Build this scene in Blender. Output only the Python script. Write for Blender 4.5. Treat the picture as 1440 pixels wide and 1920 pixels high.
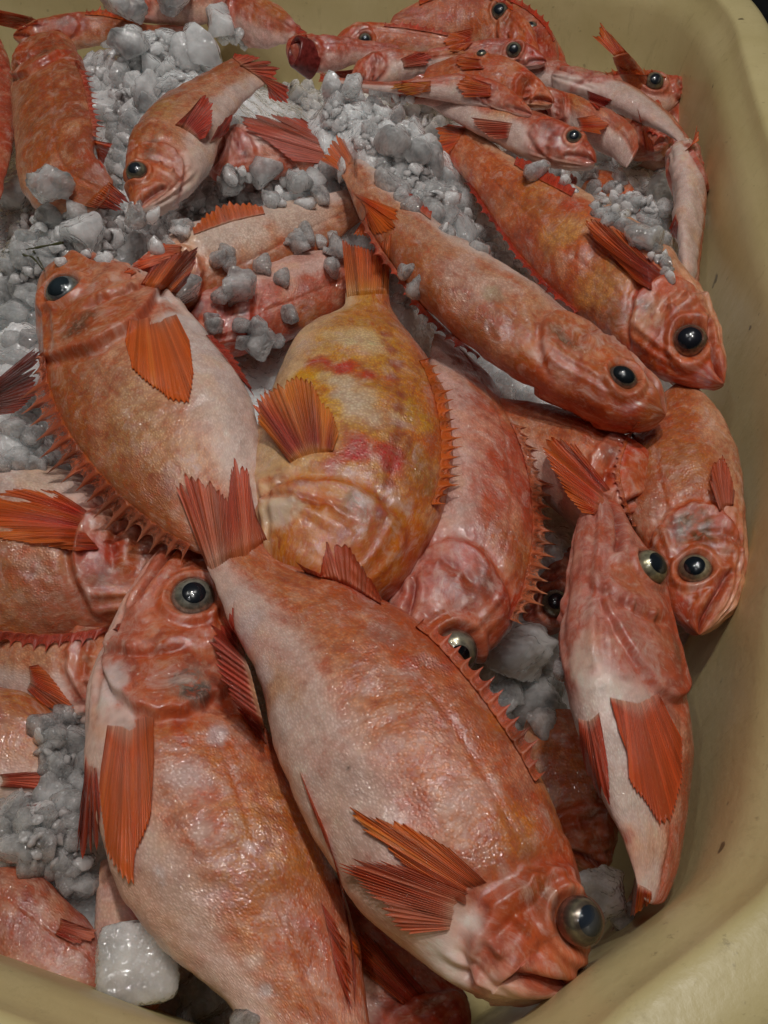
import bpy, math, random
import numpy as np
from mathutils import Vector, Matrix
from mathutils.bvhtree import BVHTree

for o in list(bpy.data.objects):
    bpy.data.objects.remove(o)
SC = bpy.context.scene
COL = SC.collection
random.seed(7)
RNG = np.random.default_rng(11)

# ------------------------------------------------------------------ camera
PW, PH = 1440.0, 1920.0
PITCH = math.radians(50.0)
VFOV = math.radians(62.0)
CAM = np.array([0.0, 0.0, 0.55])
FPX = (PH / 2) / math.tan(VFOV / 2)
cd = bpy.data.cameras.new("camera")
cam = bpy.data.objects.new("camera", cd)
COL.objects.link(cam)
cam.location = CAM
cam.rotation_euler = (math.pi / 2 - PITCH, 0, 0)
cd.sensor_fit = 'VERTICAL'
cd.angle = VFOV
cd.clip_start = 0.01
cd.clip_end = 60
SC.camera = cam

# ------------------------------------------------------------------ light
w = bpy.data.worlds.new("World")
SC.world = w
w.use_nodes = True
w.node_tree.nodes["Background"].inputs[0].default_value = (0.95, 0.97, 1.0, 1)
w.node_tree.nodes["Background"].inputs[1].default_value = 0.018


def area(name, loc, target, power, size, color=(1, 1, 1)):
    l = bpy.data.lights.new(name, 'AREA')
    l.energy = power
    l.shape = 'DISK'
    l.size = size
    l.color = color
    o = bpy.data.objects.new(name, l)
    COL.objects.link(o)
    o.location = loc
    d = Vector(target) - Vector(loc)
    o.rotation_euler = d.to_track_quat('-Z', 'Y').to_euler()
    return o


area("overhead_light", (0.05, 0.80, 2.4), (0, 0.5, 0), 17.0, 0.10, (1.0, 0.97, 0.92))
area("overhead_light", (-0.55, 0.65, 2.1), (0, 0.5, 0), 4.0, 0.10, (1.0, 0.97, 0.93))
area("overhead_light", (0.30, 0.30, 2.3), (0, 0.3, 0), 7.0, 0.12, (1.0, 0.98, 0.94))
area("overhead_light", (-0.30, -0.30, 2.2), (0, 0.5, 0), 1.8, 0.30, (0.98, 0.98, 1.0))  # fill light, added to lift the near side
area("overhead_light", (0.50, 1.10, 2.2), (0.1, 0.6, 0), 6.0, 0.08, (1.0, 0.98, 0.95))
SC.view_settings.view_transform = 'Standard'
SC.view_settings.look = 'None'
SC.view_settings.exposure = -0.16
SC.view_settings.gamma = 1.0
SC.cycles.use_denoising = True
SC.cycles.max_bounces = 12
SC.cycles.diffuse_bounces = 5
SC.cycles.transmission_bounces = 8
SC.cycles.transparent_max_bounces = 48
SC.cycles.caustics_reflective = False
SC.cycles.caustics_refractive = True
SC.cycles.blur_glossy = 1.0
SC.cycles.sample_clamp_indirect = 3.0

# ------------------------------------------------------------------ helpers
FW = np.array([0, math.cos(PITCH), -math.sin(PITCH)])
UPV = np.array([0, math.sin(PITCH), math.cos(PITCH)])
RT = np.array([1.0, 0, 0])


def ray(px, py):
    d = FW + RT * ((px - PW / 2) / FPX) - UPV * ((py - PH / 2) / FPX)
    return d


def unproj(px, py, z):
    d = ray(px, py)
    return CAM + d * ((z - CAM[2]) / d[2])


def proj(P):
    q = P - CAM
    dz = q @ FW
    return np.stack([PW / 2 + FPX * (q @ RT) / dz, PH / 2 - FPX * (q @ UPV) / dz], -1), dz


def nrm(v):
    return v / (np.linalg.norm(v, axis=-1, keepdims=True) + 1e-12)


def sstep(a, b, x):
    t = np.clip((x - a) / (b - a), 0, 1)
    return t * t * (3 - 2 * t)


def vnoise(P, scale, seed=0):
    Q = P * scale + seed * 17.31
    I = np.floor(Q).astype(np.int64)
    F = Q - I
    F = F * F * (3 - 2 * F)

    def h(ix, iy, iz):
        n = (ix * 374761393 + iy * 668265263 + iz * 2147483647 + seed * 974634777) & 0xFFFFFFFF
        n = ((n ^ (n >> 13)) * 1274126177) & 0xFFFFFFFF
        n = (n ^ (n >> 16)) & 0xFFFFFFFF
        return n / 2147483647.5 - 1.0
    r = 0
    for dx in (0, 1):
        for dy in (0, 1):
            for dz in (0, 1):
                wt = (F[..., 0] if dx else 1 - F[..., 0]) * (F[..., 1] if dy else 1 - F[..., 1]) * (F[..., 2] if dz else 1 - F[..., 2])
                r = r + wt * h(I[..., 0] + dx, I[..., 1] + dy, I[..., 2] + dz)
    return r


def fbm(P, scale, seed=0, oct=4, gain=0.5):
    r, a, t = 0, 1.0, 0
    for k in range(oct):
        r = r + a * vnoise(P, scale * 2 ** k, seed + k)
        t += a
        a *= gain
    return r / t


def hermite(ts, vals, t):
    """Catmull-Rom with non-uniform knots; vals (n,k)."""
    ts = np.asarray(ts, float)
    v = np.asarray(vals, float)
    if v.ndim == 1:
        v = v[:, None]
    m = np.zeros_like(v)
    d = (v[1:] - v[:-1]) / (ts[1:] - ts[:-1])[:, None]
    m[0], m[-1] = d[0], d[-1]
    h = ts[1:] - ts[:-1]
    m[1:-1] = (d[:-1] * h[1:, None] + d[1:] * h[:-1, None]) / (h[1:] + h[:-1])[:, None]
    i = np.clip(np.searchsorted(ts, t, side='right') - 1, 0, len(ts) - 2)
    hh = h[i][:, None]
    x = ((t - ts[i]) / h[i])[:, None]
    return ((2 * x**3 - 3 * x**2 + 1) * v[i] + (x**3 - 2 * x**2 + x) * hh * m[i]
            + (-2 * x**3 + 3 * x**2) * v[i + 1] + (x**3 - x**2) * hh * m[i + 1])


def mesh_obj(name, V, F, mat, parent=None, origin=None, smooth=True, cols=None, uvs=None, fl=None):
    """V (n,3) world; F: (m,4)/(m,3) int array or list of those."""
    me = bpy.data.meshes.new(name)
    V = np.asarray(V, float)
    off = np.zeros(3) if origin is None else np.asarray(origin, float)
    Fl = F if isinstance(F, list) else [F]
    Fl = [np.asarray(f, np.int32) for f in Fl if len(f)]
    nl = sum(f.size for f in Fl)
    nf = sum(len(f) for f in Fl)
    me.vertices.add(len(V))
    me.vertices.foreach_set('co', (V - off).astype(np.float32).ravel())
    me.loops.add(nl)
    li = np.concatenate([f.ravel() for f in Fl])
    me.loops.foreach_set('vertex_index', li)
    me.polygons.add(nf)
    tot = np.concatenate([np.full(len(f), f.shape[1], np.int32) for f in Fl])
    st = np.concatenate([[0], np.cumsum(tot)[:-1]]).astype(np.int32)
    me.polygons.foreach_set('loop_start', st)
    me.polygons.foreach_set('loop_total', tot)
    me.polygons.foreach_set('use_smooth', np.full(nf, smooth, bool))
    me.update(calc_edges=True)
    if cols is not None:
        a = me.color_attributes.new('Col', 'FLOAT_COLOR', 'POINT')
        c = np.ones((len(V), 4), np.float32)
        c[:, :3] = cols
        if fl is not None:
            c[:, 3] = fl
        a.data.foreach_set('color', c.ravel())
    if uvs is not None:
        u = me.uv_layers.new(name='UVMap')
        u.data.foreach_set('uv', np.asarray(uvs, np.float32)[li].ravel())
    me.materials.append(mat)
    me.validate()
    o = bpy.data.objects.new(name, me)
    COL.objects.link(o)
    if parent is not None:
        o.parent = parent
    elif origin is not None:
        o.location = off
    return o


def grid_faces(nu, nv, wrapv=False, base=0):
    a = np.arange(nu - 1)[:, None]
    b = np.arange(nv if wrapv else nv - 1)[None, :]
    b2 = (b + 1) % nv
    i0 = a * nv + b
    i1 = a * nv + b2
    i2 = (a + 1) * nv + b2
    i3 = (a + 1) * nv + b
    return np.stack([i0, i1, i2, i3], -1).reshape(-1, 4) + base


def tag(o, label=None, cat=None, group=None, kind=None):
    if label:
        o['label'] = label
    if cat:
        o['category'] = cat
    if group:
        o['group'] = group
    if kind:
        o['kind'] = kind
    return o


# ------------------------------------------------------------------ materials
def new_mat(name):
    m = bpy.data.materials.new(name)
    m.use_nodes = True
    nt = m.node_tree
    nt.nodes.clear()
    out = nt.nodes.new('ShaderNodeOutputMaterial')
    return m, nt, out


class NT:
    def __init__(s, nt):
        s.nt = nt

    def n(s, typ, **kw):
        nd = s.nt.nodes.new(typ)
        for k, v in kw.items():
            if k.startswith('_'):
                setattr(nd, k[1:], v)
            else:
                key = k.replace('__', ' ')
                if isinstance(v, bpy.types.NodeSocket):
                    s.nt.links.new(v, nd.inputs[key])
                else:
                    nd.inputs[key].default_value = v
        return nd

    def link(s, a, b):
        s.nt.links.new(a, b)

    def math(s, op, a, b=None, c=None, clamp=False):
        nd = s.nt.nodes.new('ShaderNodeMath')
        nd.operation = op
        nd.use_clamp = clamp
        for i, v in enumerate((a, b, c)):
            if v is None:
                continue
            if isinstance(v, bpy.types.NodeSocket):
                s.nt.links.new(v, nd.inputs[i])
            else:
                nd.inputs[i].default_value = v
        return nd.outputs[0]

    def mix(s, fac, a, b, blend='MIX'):
        nd = s.nt.nodes.new('ShaderNodeMix')
        nd.data_type = 'RGBA'
        nd.blend_type = blend
        for i, v in ((0, fac), (6, a), (7, b)):
            if isinstance(v, bpy.types.NodeSocket):
                s.nt.links.new(v, nd.inputs[i])
            else:
                nd.inputs[i].default_value = v if i == 0 else tuple(v) + ((1,) if len(v) == 3 else ())
        return nd.outputs[2]

    def ramp(s, fac, p0, p1, v0=0.0, v1=1.0):
        nd = s.nt.nodes.new('ShaderNodeMapRange')
        s.nt.links.new(fac, nd.inputs[0])
        nd.inputs[1].default_value = p0
        nd.inputs[2].default_value = p1
        nd.inputs[3].default_value = v0
        nd.inputs[4].default_value = v1
        return nd.outputs[0]


def make_body_mat():
    m, nt, out = new_mat('fish_skin')
    g = NT(nt)
    att = g.n('ShaderNodeAttribute', _attribute_name='Col')
    uv = g.n('ShaderNodeUVMap').outputs[0]
    geo = g.n('ShaderNodeTexCoord').outputs['Object']
    n1 = g.n('ShaderNodeTexNoise', Vector=uv, Scale=210.0, Detail=5.0, Roughness=0.65).outputs[0]
    n2 = g.n('ShaderNodeTexNoise', Vector=uv, Scale=60.0, Detail=4.0, Roughness=0.6).outputs[0]
    n3 = g.n('ShaderNodeTexNoise', Vector=geo, Scale=26.0, Detail=3.0).outputs[0]
    n4 = g.n('ShaderNodeTexNoise', Vector=uv, Scale=115.0, Detail=4.0, Roughness=0.7, Distortion=0.6).outputs[0]
    sep = g.n('ShaderNodeSeparateColor', Color=att.outputs['Color'])
    pale = g.ramp(sep.outputs[1], 0.28, 0.55, 1.0, 0.12)
    c = g.mix(g.math('MULTIPLY', g.ramp(n1, 0.48, 0.70, 0, 0.5), pale), att.outputs['Color'], (0.80, 0.55, 0.42), 'MULTIPLY')
    c = g.mix(g.math('MULTIPLY', g.ramp(n4, 0.49, 0.63, 0, 0.62), pale), c, (0.54, 0.10, 0.03))
    nd = g.n('ShaderNodeTexNoise', Vector=uv, Scale=42.0, Detail=5.0, Roughness=0.7, Distortion=0.8).outputs[0]
    c = g.mix(g.math('MULTIPLY', g.ramp(nd, 0.53, 0.66, 0, 0.62), pale), c, (0.28, 0.05, 0.028))
    c = g.mix(g.ramp(nd, 0.47, 0.30, 0, 0.60), c, (0.76, 0.60, 0.52))
    c = g.mix(g.ramp(n4, 0.47, 0.30, 0, 0.45), c, (0.68, 0.45, 0.32))
    c = g.mix(g.math('MULTIPLY', g.ramp(n2, 0.52, 0.70, 0, 0.4), pale), c, (0.50, 0.13, 0.05))
    c = g.mix(g.ramp(n1, 0.46, 0.28, 0, 0.28), c, (0.74, 0.55, 0.42))
    # scales: overlapping cells in skin coordinates
    mp = g.n('ShaderNodeMapping', Vector=uv)
    mp.inputs['Scale'].default_value = (1.0, 1.25, 1.0)
    vor = g.n('ShaderNodeTexVoronoi', Vector=mp.outputs[0], Scale=400.0, Randomness=0.8)
    vd = vor.outputs['Distance']
    scl = g.math('MULTIPLY', g.ramp(vd, 0.0, 0.6, 1.0, 0.0), att.outputs['Alpha'])
    c = g.mix(g.math('MULTIPLY', g.ramp(vd, 0.3, 0.65), g.math('MULTIPLY', att.outputs['Alpha'], 0.38)), c, (0.30, 0.12, 0.07), 'MIX')
    b1 = g.n('ShaderNodeBump', Strength=0.5, Distance=0.0006, Height=scl)
    b2 = g.n('ShaderNodeBump', Strength=0.6, Distance=0.0006, Height=n1)
    g.link(b1.outputs[0], b2.inputs['Normal'])
    wet = g.n('ShaderNodeTexNoise', Vector=uv, Scale=330.0, Detail=2.5, Roughness=0.6).outputs[0]
    wmask = g.ramp(n3, 0.42, 0.60)
    b3 = g.n('ShaderNodeBump', Strength=1.0, Distance=0.0014)
    g.link(g.math('MULTIPLY', wet, g.ramp(n3, 0.40, 0.62, 0.30, 1.0)), b3.inputs['Height'])
    g.link(b1.outputs[0], b3.inputs['Normal'])
    c = g.mix(1.0, c, (0.95, 0.84, 0.84), 'MULTIPLY')
    p = g.n('ShaderNodeBsdfPrincipled')
    g.link(c, p.inputs['Base Color'])
    g.link(g.ramp(n2, 0.35, 0.65, 0.36, 0.55), p.inputs['Roughness'])
    p.inputs['Specular IOR Level'].default_value = 0.4
    p.inputs['Subsurface Weight'].default_value = 0.12
    p.inputs['Subsurface Radius'].default_value = (0.010, 0.004, 0.002)
    p.inputs['Subsurface Scale'].default_value = 0.6
    g.link(g.ramp(wmask, 0, 1, 0.12, 1.0), p.inputs['Coat Weight'])
    p.inputs['Coat Roughness'].default_value = 0.05
    p.inputs['Coat IOR'].default_value = 1.65
    g.link(b2.outputs[0], p.inputs['Normal'])
    g.link(b3.outputs[0], p.inputs['Coat Normal'])
    g.link(p.outputs[0], out.inputs[0])
    return m


def make_fin_mat():
    m, nt, out = new_mat('fin_membrane')
    g = NT(nt)
    att = g.n('ShaderNodeAttribute', _attribute_name='Col')
    uv = g.n('ShaderNodeUVMap').outputs[0]
    mp = g.n('ShaderNodeMapping', Vector=uv)
    mp.inputs['Scale'].default_value = (1.0, 0.05, 1.0)
    st = g.n('ShaderNodeTexNoise', Vector=mp.outputs[0], Scale=5.0, Detail=4.0, Roughness=0.7).outputs[0]
    n1 = g.n('ShaderNodeTexNoise', Vector=uv, Scale=3.0, Detail=3.0).outputs[0]
    c = g.mix(g.ramp(st, 0.48, 0.68, 0, 0.45), att.outputs['Color'], (0.58, 0.07, 0.015))
    c = g.mix(g.ramp(n1, 0.55, 0.75, 0, 0.3), c, (0.75, 0.30, 0.10))
    bmp = g.n('ShaderNodeBump', Strength=0.7, Distance=0.0008, Height=st)
    wet = g.n('ShaderNodeTexNoise', Vector=uv, Scale=4.0, Detail=2.0).outputs[0]
    b2 = g.n('ShaderNodeBump', Strength=0.8, Distance=0.0015, Height=wet)
    g.link(bmp.outputs[0], b2.inputs['Normal'])
    p = g.n('ShaderNodeBsdfPrincipled', Roughness=0.35)
    g.link(c, p.inputs['Base Color'])
    p.inputs['Coat Weight'].default_value = 0.8
    p.inputs['Coat Roughness'].default_value = 0.1
    g.link(bmp.outputs[0], p.inputs['Normal'])
    g.link(b2.outputs[0], p.inputs['Coat Normal'])
    tl = g.n('ShaderNodeBsdfTranslucent')
    g.link(c, tl.inputs[0])
    mx = g.n('ShaderNodeMixShader')
    mx.inputs[0].default_value = 0.25
    g.link(p.outputs[0], mx.inputs[1])
    g.link(tl.outputs[0], mx.inputs[2])
    tr = g.n('ShaderNodeBsdfTransparent')
    mx2 = g.n('ShaderNodeMixShader')
    g.link(g.math('MULTIPLY', g.ramp(st, 0.62, 0.42, 0, 1), g.math('SUBTRACT', 1.0, att.outputs['Alpha'])), mx2.inputs[0])
    g.link(mx.outputs[0], mx2.inputs[1])
    g.link(tr.outputs[0], mx2.inputs[2])
    g.link(mx2.outputs[0], out.inputs[0])
    return m


def make_eye_mats():
    m, nt, out = new_mat('eye_iris')
    g = NT(nt)
    att = g.n('ShaderNodeAttribute', _attribute_name='Col')
    tc = g.n('ShaderNodeTexCoord').outputs['Object']
    n = g.n('ShaderNodeTexNoise', Vector=tc, Scale=240.0, Detail=3.0).outputs[0]
    c = g.mix(g.ramp(n, 0.4, 0.65, 0, 0.5), att.outputs['Color'], (0.03, 0.03, 0.03))
    p = g.n('ShaderNodeBsdfPrincipled', Roughness=0.25, Metallic=0.5)
    g.link(c, p.inputs['Base Color'])
    g.link(p.outputs[0], out.inputs[0])
    m2, nt, out = new_mat('eye_pupil')
    g = NT(nt)
    att = g.n('ShaderNodeAttribute', _attribute_name='Col')
    p = g.n('ShaderNodeBsdfPrincipled', Roughness=0.2)
    g.link(att.outputs['Color'], p.inputs['Base Color'])
    g.link(p.outputs[0], out.inputs[0])
    m3, nt, out = new_mat('eye_cornea')
    g = NT(nt)
    tc = g.n('ShaderNodeTexCoord').outputs['Object']
    n = g.n('ShaderNodeTexNoise', Vector=tc, Scale=130.0, Detail=2.0).outputs[0]
    b = g.n('ShaderNodeBump', Strength=0.25, Distance=0.0008, Height=n)
    tr = g.n('ShaderNodeBsdfTransparent', Color=(0.93, 0.93, 0.93, 1))
    gl = g.n('ShaderNodeBsdfGlossy', Roughness=0.04, Normal=b.outputs[0])
    fr = g.n('ShaderNodeFresnel', IOR=1.40, Normal=b.outputs[0])
    mx = g.n('ShaderNodeMixShader')
    g.link(g.math('MINIMUM', g.math('ADD', fr.outputs[0], 0.02), 0.5), mx.inputs[0])
    g.link(tr.outputs[0], mx.inputs[1])
    g.link(gl.outputs[0], mx.inputs[2])
    g.link(mx.outputs[0], out.inputs[0])
    return m, m2, m3


def make_ice_mat(name, white, rough, k=1.0):
    m, nt, out = new_mat(name)
    g = NT(nt)
    tc = g.n('ShaderNodeTexCoord').outputs['Object']
    n = g.n('ShaderNodeTexNoise', Vector=tc, Scale=45.0 * k, Detail=2.0, Roughness=0.5).outputs[0]
    nf = g.n('ShaderNodeTexNoise', Vector=tc, Scale=110.0 * k, Detail=2.0, Roughness=0.5).outputs[0]
    vc = g.n('ShaderNodeTexVoronoi', Vector=tc, Scale=230.0 * k).outputs['Distance']
    hh = g.math('ADD', g.math('MULTIPLY', nf, 1.0), g.math('MULTIPLY', vc, 0.30))
    b = g.n('ShaderNodeBump', Strength=1.0, Distance=0.0050, Height=hh)
    # clear part: light passes, surface glints
    tr = g.n('ShaderNodeBsdfTransparent', Color=(0.985, 0.99, 0.99, 1))
    gl = g.n('ShaderNodeBsdfGlass', Roughness=0.02, IOR=1.31, Color=(0.98, 0.99, 0.99, 1), Normal=b.outputs[0])
    tl = g.n('ShaderNodeBsdfTranslucent', Color=(0.86, 0.88, 0.87, 1))
    c0 = g.n('ShaderNodeMixShader')
    c0.inputs[0].default_value = 0.10
    g.link(tr.outputs[0], c0.inputs[1])
    g.link(gl.outputs[0], c0.inputs[2])
    cl = g.n('ShaderNodeMixShader')
    cl.inputs[0].default_value = 0.12
    g.link(c0.outputs[0], cl.inputs[1])
    g.link(tl.outputs[0], cl.inputs[2])
    # cloudy core: bubbles scatter the light
    d = g.n('ShaderNodeBsdfPrincipled', Roughness=rough)
    d.inputs['Base Color'].default_value = (0.96, 0.97, 0.96, 1)
    d.inputs['Subsurface Weight'].default_value = 1.0
    d.inputs['Subsurface Radius'].default_value = (0.024, 0.027, 0.028)
    d.inputs['Subsurface Scale'].default_value = 1.0
    g.link(b.outputs[0], d.inputs['Normal'])
    mx = g.n('ShaderNodeMixShader')
    lw = g.n('ShaderNodeLayerWeight', Blend=0.35, Normal=b.outputs[0]).outputs['Facing']  # bright rim put into the mix: whiter where the surface turns away
    g.link(g.math('ADD', g.ramp(n, 0.34, 0.66, white[0], white[1]), g.math('MULTIPLY', g.math('POWER', lw, 1.5), 0.70), clamp=True), mx.inputs[0])
    g.link(cl.outputs[0], mx.inputs[1])
    g.link(d.outputs[0], mx.inputs[2])
    gg = g.n('ShaderNodeBsdfGlossy', Roughness=0.05, Normal=b.outputs[0])
    fr = g.n('ShaderNodeFresnel', IOR=1.55, Normal=b.outputs[0])
    m2 = g.n('ShaderNodeMixShader')
    g.link(fr.outputs[0], m2.inputs[0])
    g.link(mx.outputs[0], m2.inputs[1])
    g.link(gg.outputs[0], m2.inputs[2])
    g.link(m2.outputs[0], out.inputs[0])
    return m


def make_tub_mat():
    m, nt, out = new_mat('tub_plastic')
    g = NT(nt)
    tc = g.n('ShaderNodeTexCoord').outputs['Object']
    n = g.n('ShaderNodeTexNoise', Vector=tc, Scale=9.0, Detail=6.0, Roughness=0.6).outputs[0]
    nf = g.n('ShaderNodeTexNoise', Vector=tc, Scale=120.0, Detail=4.0, Roughness=0.6).outputs[0]
    ns = g.n('ShaderNodeTexNoise', Vector=tc, Scale=38.0, Detail=2.0).outputs[0]
    mp = g.n('ShaderNodeMapping', Vector=tc)
    mp.inputs['Scale'].default_value = (30, 30, 5)
    sc = g.n('ShaderNodeTexNoise', Vector=mp.outputs[0], Scale=2.5, Detail=7.0, Roughness=0.8).outputs[0]
    c = g.mix(g.ramp(n, 0.35, 0.65), (0.64, 0.53, 0.27), (0.55, 0.45, 0.21))
    c = g.mix(g.ramp(sc, 0.56, 0.72, 0, 0.35), c, (0.28, 0.21, 0.09))
    c = g.mix(g.ramp(ns, 0.72, 0.75, 0, 0.8), c, (0.10, 0.07, 0.04))
    c = g.mix(g.ramp(nf, 0.66, 0.74, 0, 0.5), c, (0.20, 0.15, 0.08))
    bmp = g.n('ShaderNodeBump', Strength=0.3, Distance=0.0012, Height=nf)
    b2 = g.n('ShaderNodeBump', Strength=0.35, Distance=0.004, Height=n)
    g.link(bmp.outputs[0], b2.inputs['Normal'])
    p = g.n('ShaderNodeBsdfPrincipled')
    g.link(c, p.inputs['Base Color'])
    g.link(g.ramp(sc, 0.3, 0.7, 0.30, 0.5), p.inputs['Roughness'])
    g.link(b2.outputs[0], p.inputs['Normal'])
    g.link(p.outputs[0], out.inputs[0])
    return m


def make_plain(name, col, rough=0.6, nscale=20.0, col2=None):
    m, nt, out = new_mat(name)
    g = NT(nt)
    tc = g.n('ShaderNodeTexCoord').outputs['Object']
    n = g.n('ShaderNodeTexNoise', Vector=tc, Scale=nscale, Detail=5.0).outputs[0]
    c = g.mix(g.ramp(n, 0.35, 0.65), col, col2 or tuple(x * 0.6 for x in col))
    b = g.n('ShaderNodeBump', Strength=0.4, Distance=0.002, Height=n)
    p = g.n('ShaderNodeBsdfPrincipled', Roughness=rough)
    g.link(c, p.inputs['Base Color'])
    g.link(b.outputs[0], p.inputs['Normal'])
    g.link(p.outputs[0], out.inputs[0])
    return m


M_BODY = make_body_mat()
M_FIN = make_fin_mat()
M_IRIS, M_PUPIL, M_CORNEA = make_eye_mats()
M_ICE = make_ice_mat('ice_clear', (0.16, 0.60), 0.08, 1 / 45)
M_ICEW = make_ice_mat('ice_cloudy', (0.50, 1.0), 0.12, 1 / 45)
M_BED = make_ice_mat('ice_slush', (0.85, 1.0), 0.2)
M_TUB = make_tub_mat()
M_FLOOR = make_plain('wet_concrete', (0.03, 0.03, 0.03), 0.35)
M_WEED = make_plain('seaweed', (0.07, 0.07, 0.02), 0.4, 200.0)
M_FLESH = make_plain('mouth_flesh', (0.22, 0.03, 0.025), 0.25, 150.0, (0.10, 0.012, 0.01))

# ------------------------------------------------------------------ floor and tub
fl = mesh_obj('floor', [(-8, -8, -.42), (8, -8, -.42), (8, 12, -.42), (-8, 12, -.42)], np.array([[0, 1, 2, 3]]), M_FLOOR)
tag(fl, kind='structure')

LOOP = [(-1.0, 1.50), (-.62, 1.485), (-.2, 1.44), (.18, 1.40), (.345, 1.380), (.385, 1.365), (.408, 1.335), (.424, 1.26), (.424, 1.18), (.405, 1.05), (.370, .80), (.325, .50),
        (.294, .41), (.254, .32), (.228, .25), (.200, .18), (.180, .150), (.1503, .1285), (.103, .100), (.0639, .0762), (-.02, .062), (-.1017, .0762), (-.196, .1045), (-.45, .18),
        (-.80, .30), (-1.0, .42), (-1.1, .7), (-1.1, 1.25)]


def closed_curve(pts, n):
    p = np.array(pts, float)
    k = len(p)
    ext = np.vstack([p[-2:], p, p[:3]])
    d = np.linalg.norm(ext[1:] - ext[:-1], axis=1) ** 0.5
    ts = np.concatenate([[0], np.cumsum(d)])
    t = np.linspace(ts[2], ts[2 + k], n, endpoint=False)
    return hermite(ts, ext, t)


LN = 320
LC = closed_curve(LOOP, LN)
tan = nrm(np.roll(LC, -1, 0) - np.roll(LC, 1, 0))
cen = LC.mean(0)
LNRM = np.stack([tan[:, 1], -tan[:, 0]], -1)
if ((LC - cen) * LNRM).sum() < 0:
    LNRM = -LNRM


def ring(d, z):
    q = LC + LNRM * d
    return np.column_stack([q, np.full(LN, z)])


prof = [(-.065, -.345), (-.05, -.335), (-.045, -.30)]
for k in range(10):
    t = k / 9
    prof.append((-.043 + .035 * t, -.28 + .28 * t))
prof += [(-.004, .035), (.0, .065), (.003, .078), (.008, .088), (.014, .098), (.019, .108), (.0205, .1145), (.0225, .1185), (.0255, .1205), (.032, .1215), (.044, .1222),
         (.056, .1225), (.064, .119), (.070, .112), (.073, .10), (.073, .06), (.068, .045), (.057, .035), (.057, -.36), (.05, -.40), (-.05, -.40)]
rings = np.array([ring(d, z) for d, z in prof])
NP_ = len(prof)
Vt = rings.reshape(-1, 3)
Ft = grid_faces(NP_, LN, wrapv=True)[:, ::-1]
c0 = np.array([[cen[0], cen[1], -.345], [cen[0], cen[1], -.40]])
Vt = np.vstack([Vt, c0])
i = np.arange(LN)
cap1 = np.stack([i, (i + 1) % LN, np.full(LN, NP_ * LN)], -1)
cap2 = np.stack([(NP_ - 1) * LN + (i + 1) % LN, (NP_ - 1) * LN + i, np.full(LN, NP_ * LN + 1)], -1)
amp = fbm(Vt, 6.0, 5, 3)
Vt[:, 0] += amp * .0025
Vt[:, 1] += np.roll(amp, 3) * .0025
tub = mesh_obj('fish_tub', Vt, [Ft, cap1, cap2], M_TUB, origin=(cen[0], cen[1], -.40))
tag(tub, 'large khaki yellow plastic tub holding all the fish and ice', 'tub')

# ------------------------------------------------------------------ bed of crushed ice under the fish
MOUNDS = [(310, 150, .06, .13), (270, 80, .07, .14), (120, 430, .025, .11), (150, 1500, -.05, .04), (30, 640, .02, .08), (660, 200, .06, .12), (720, 250, .065, .13), (800, 380, .04, .08),
          (560, 370, .035, .09), (215, 300, .0, .06), (1200, 380, .01, .07), (980, 1240, -.02, .045),
          (60, 1560, -.02, .045), (20, 820, .02, .05), (760, 560, .00, .03), (960, 300, .02, .08)]


def bed_height(X, Y):
    z = np.full(X.shape, -.075)
    acc = np.zeros(X.shape)
    for (px, py, hgt, r) in MOUNDS:
        c = unproj(px, py, hgt)
        dd = (X - c[0]) ** 2 + (Y - c[1]) ** 2
        acc = np.maximum(acc, (hgt + .075) * np.exp(-dd / (2 * (r * .7) ** 2)))
    z = z + acc
    # sinks deep in the near right corner
    c = unproj(1150, 1550, -.1)
    z -= .18 * np.exp(-((X - c[0]) ** 2 + (Y - c[1]) ** 2) / (2 * .10 ** 2))
    c = unproj(1120, 1830, -.15)
    z -= .14 * np.exp(-((X - c[0]) ** 2 + (Y - c[1]) ** 2) / (2 * .07 ** 2))
    c = unproj(1000, 1885, -.12)
    z -= .16 * np.exp(-((X - c[0]) ** 2 + (Y - c[1]) ** 2) / (2 * .08 ** 2))
    z = np.maximum(z, -.31)
    c = unproj(700, 1800, -.1)
    z -= .06 * np.exp(-((X - c[0]) ** 2 + (Y - c[1]) ** 2) / (2 * .12 ** 2))
    return z


nr_ = 260
LN2 = 640
LC2 = closed_curve(LOOP, LN2)
rr = np.linspace(0.02, 1.0, nr_)
c2 = np.array([.0, .6])
G = c2 + (LC2[None] - c2) * rr[:, None, None] * 0.985
X, Y = G[..., 0], G[..., 1]
Z = bed_height(X, Y)
P3 = np.stack([X, Y, Z], -1)
lump = np.abs(vnoise(P3, 38, 3)) * .012 + np.abs(vnoise(P3, 75, 4)) * .007 + vnoise(P3, 160, 6) * .0025
P3[..., 2] += lump
cp = np.array([[c2[0], c2[1], float(bed_height(np.array([c2[0]]), np.array([c2[1]]))[0])]])
Vb = np.vstack([P3.reshape(-1, 3), cp])
i = np.arange(LN2)
capb = np.stack([i, (i + 1) % LN2, np.full(LN2, nr_ * LN2)], -1)
Fb = grid_faces(nr_, LN2, wrapv=True)
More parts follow.
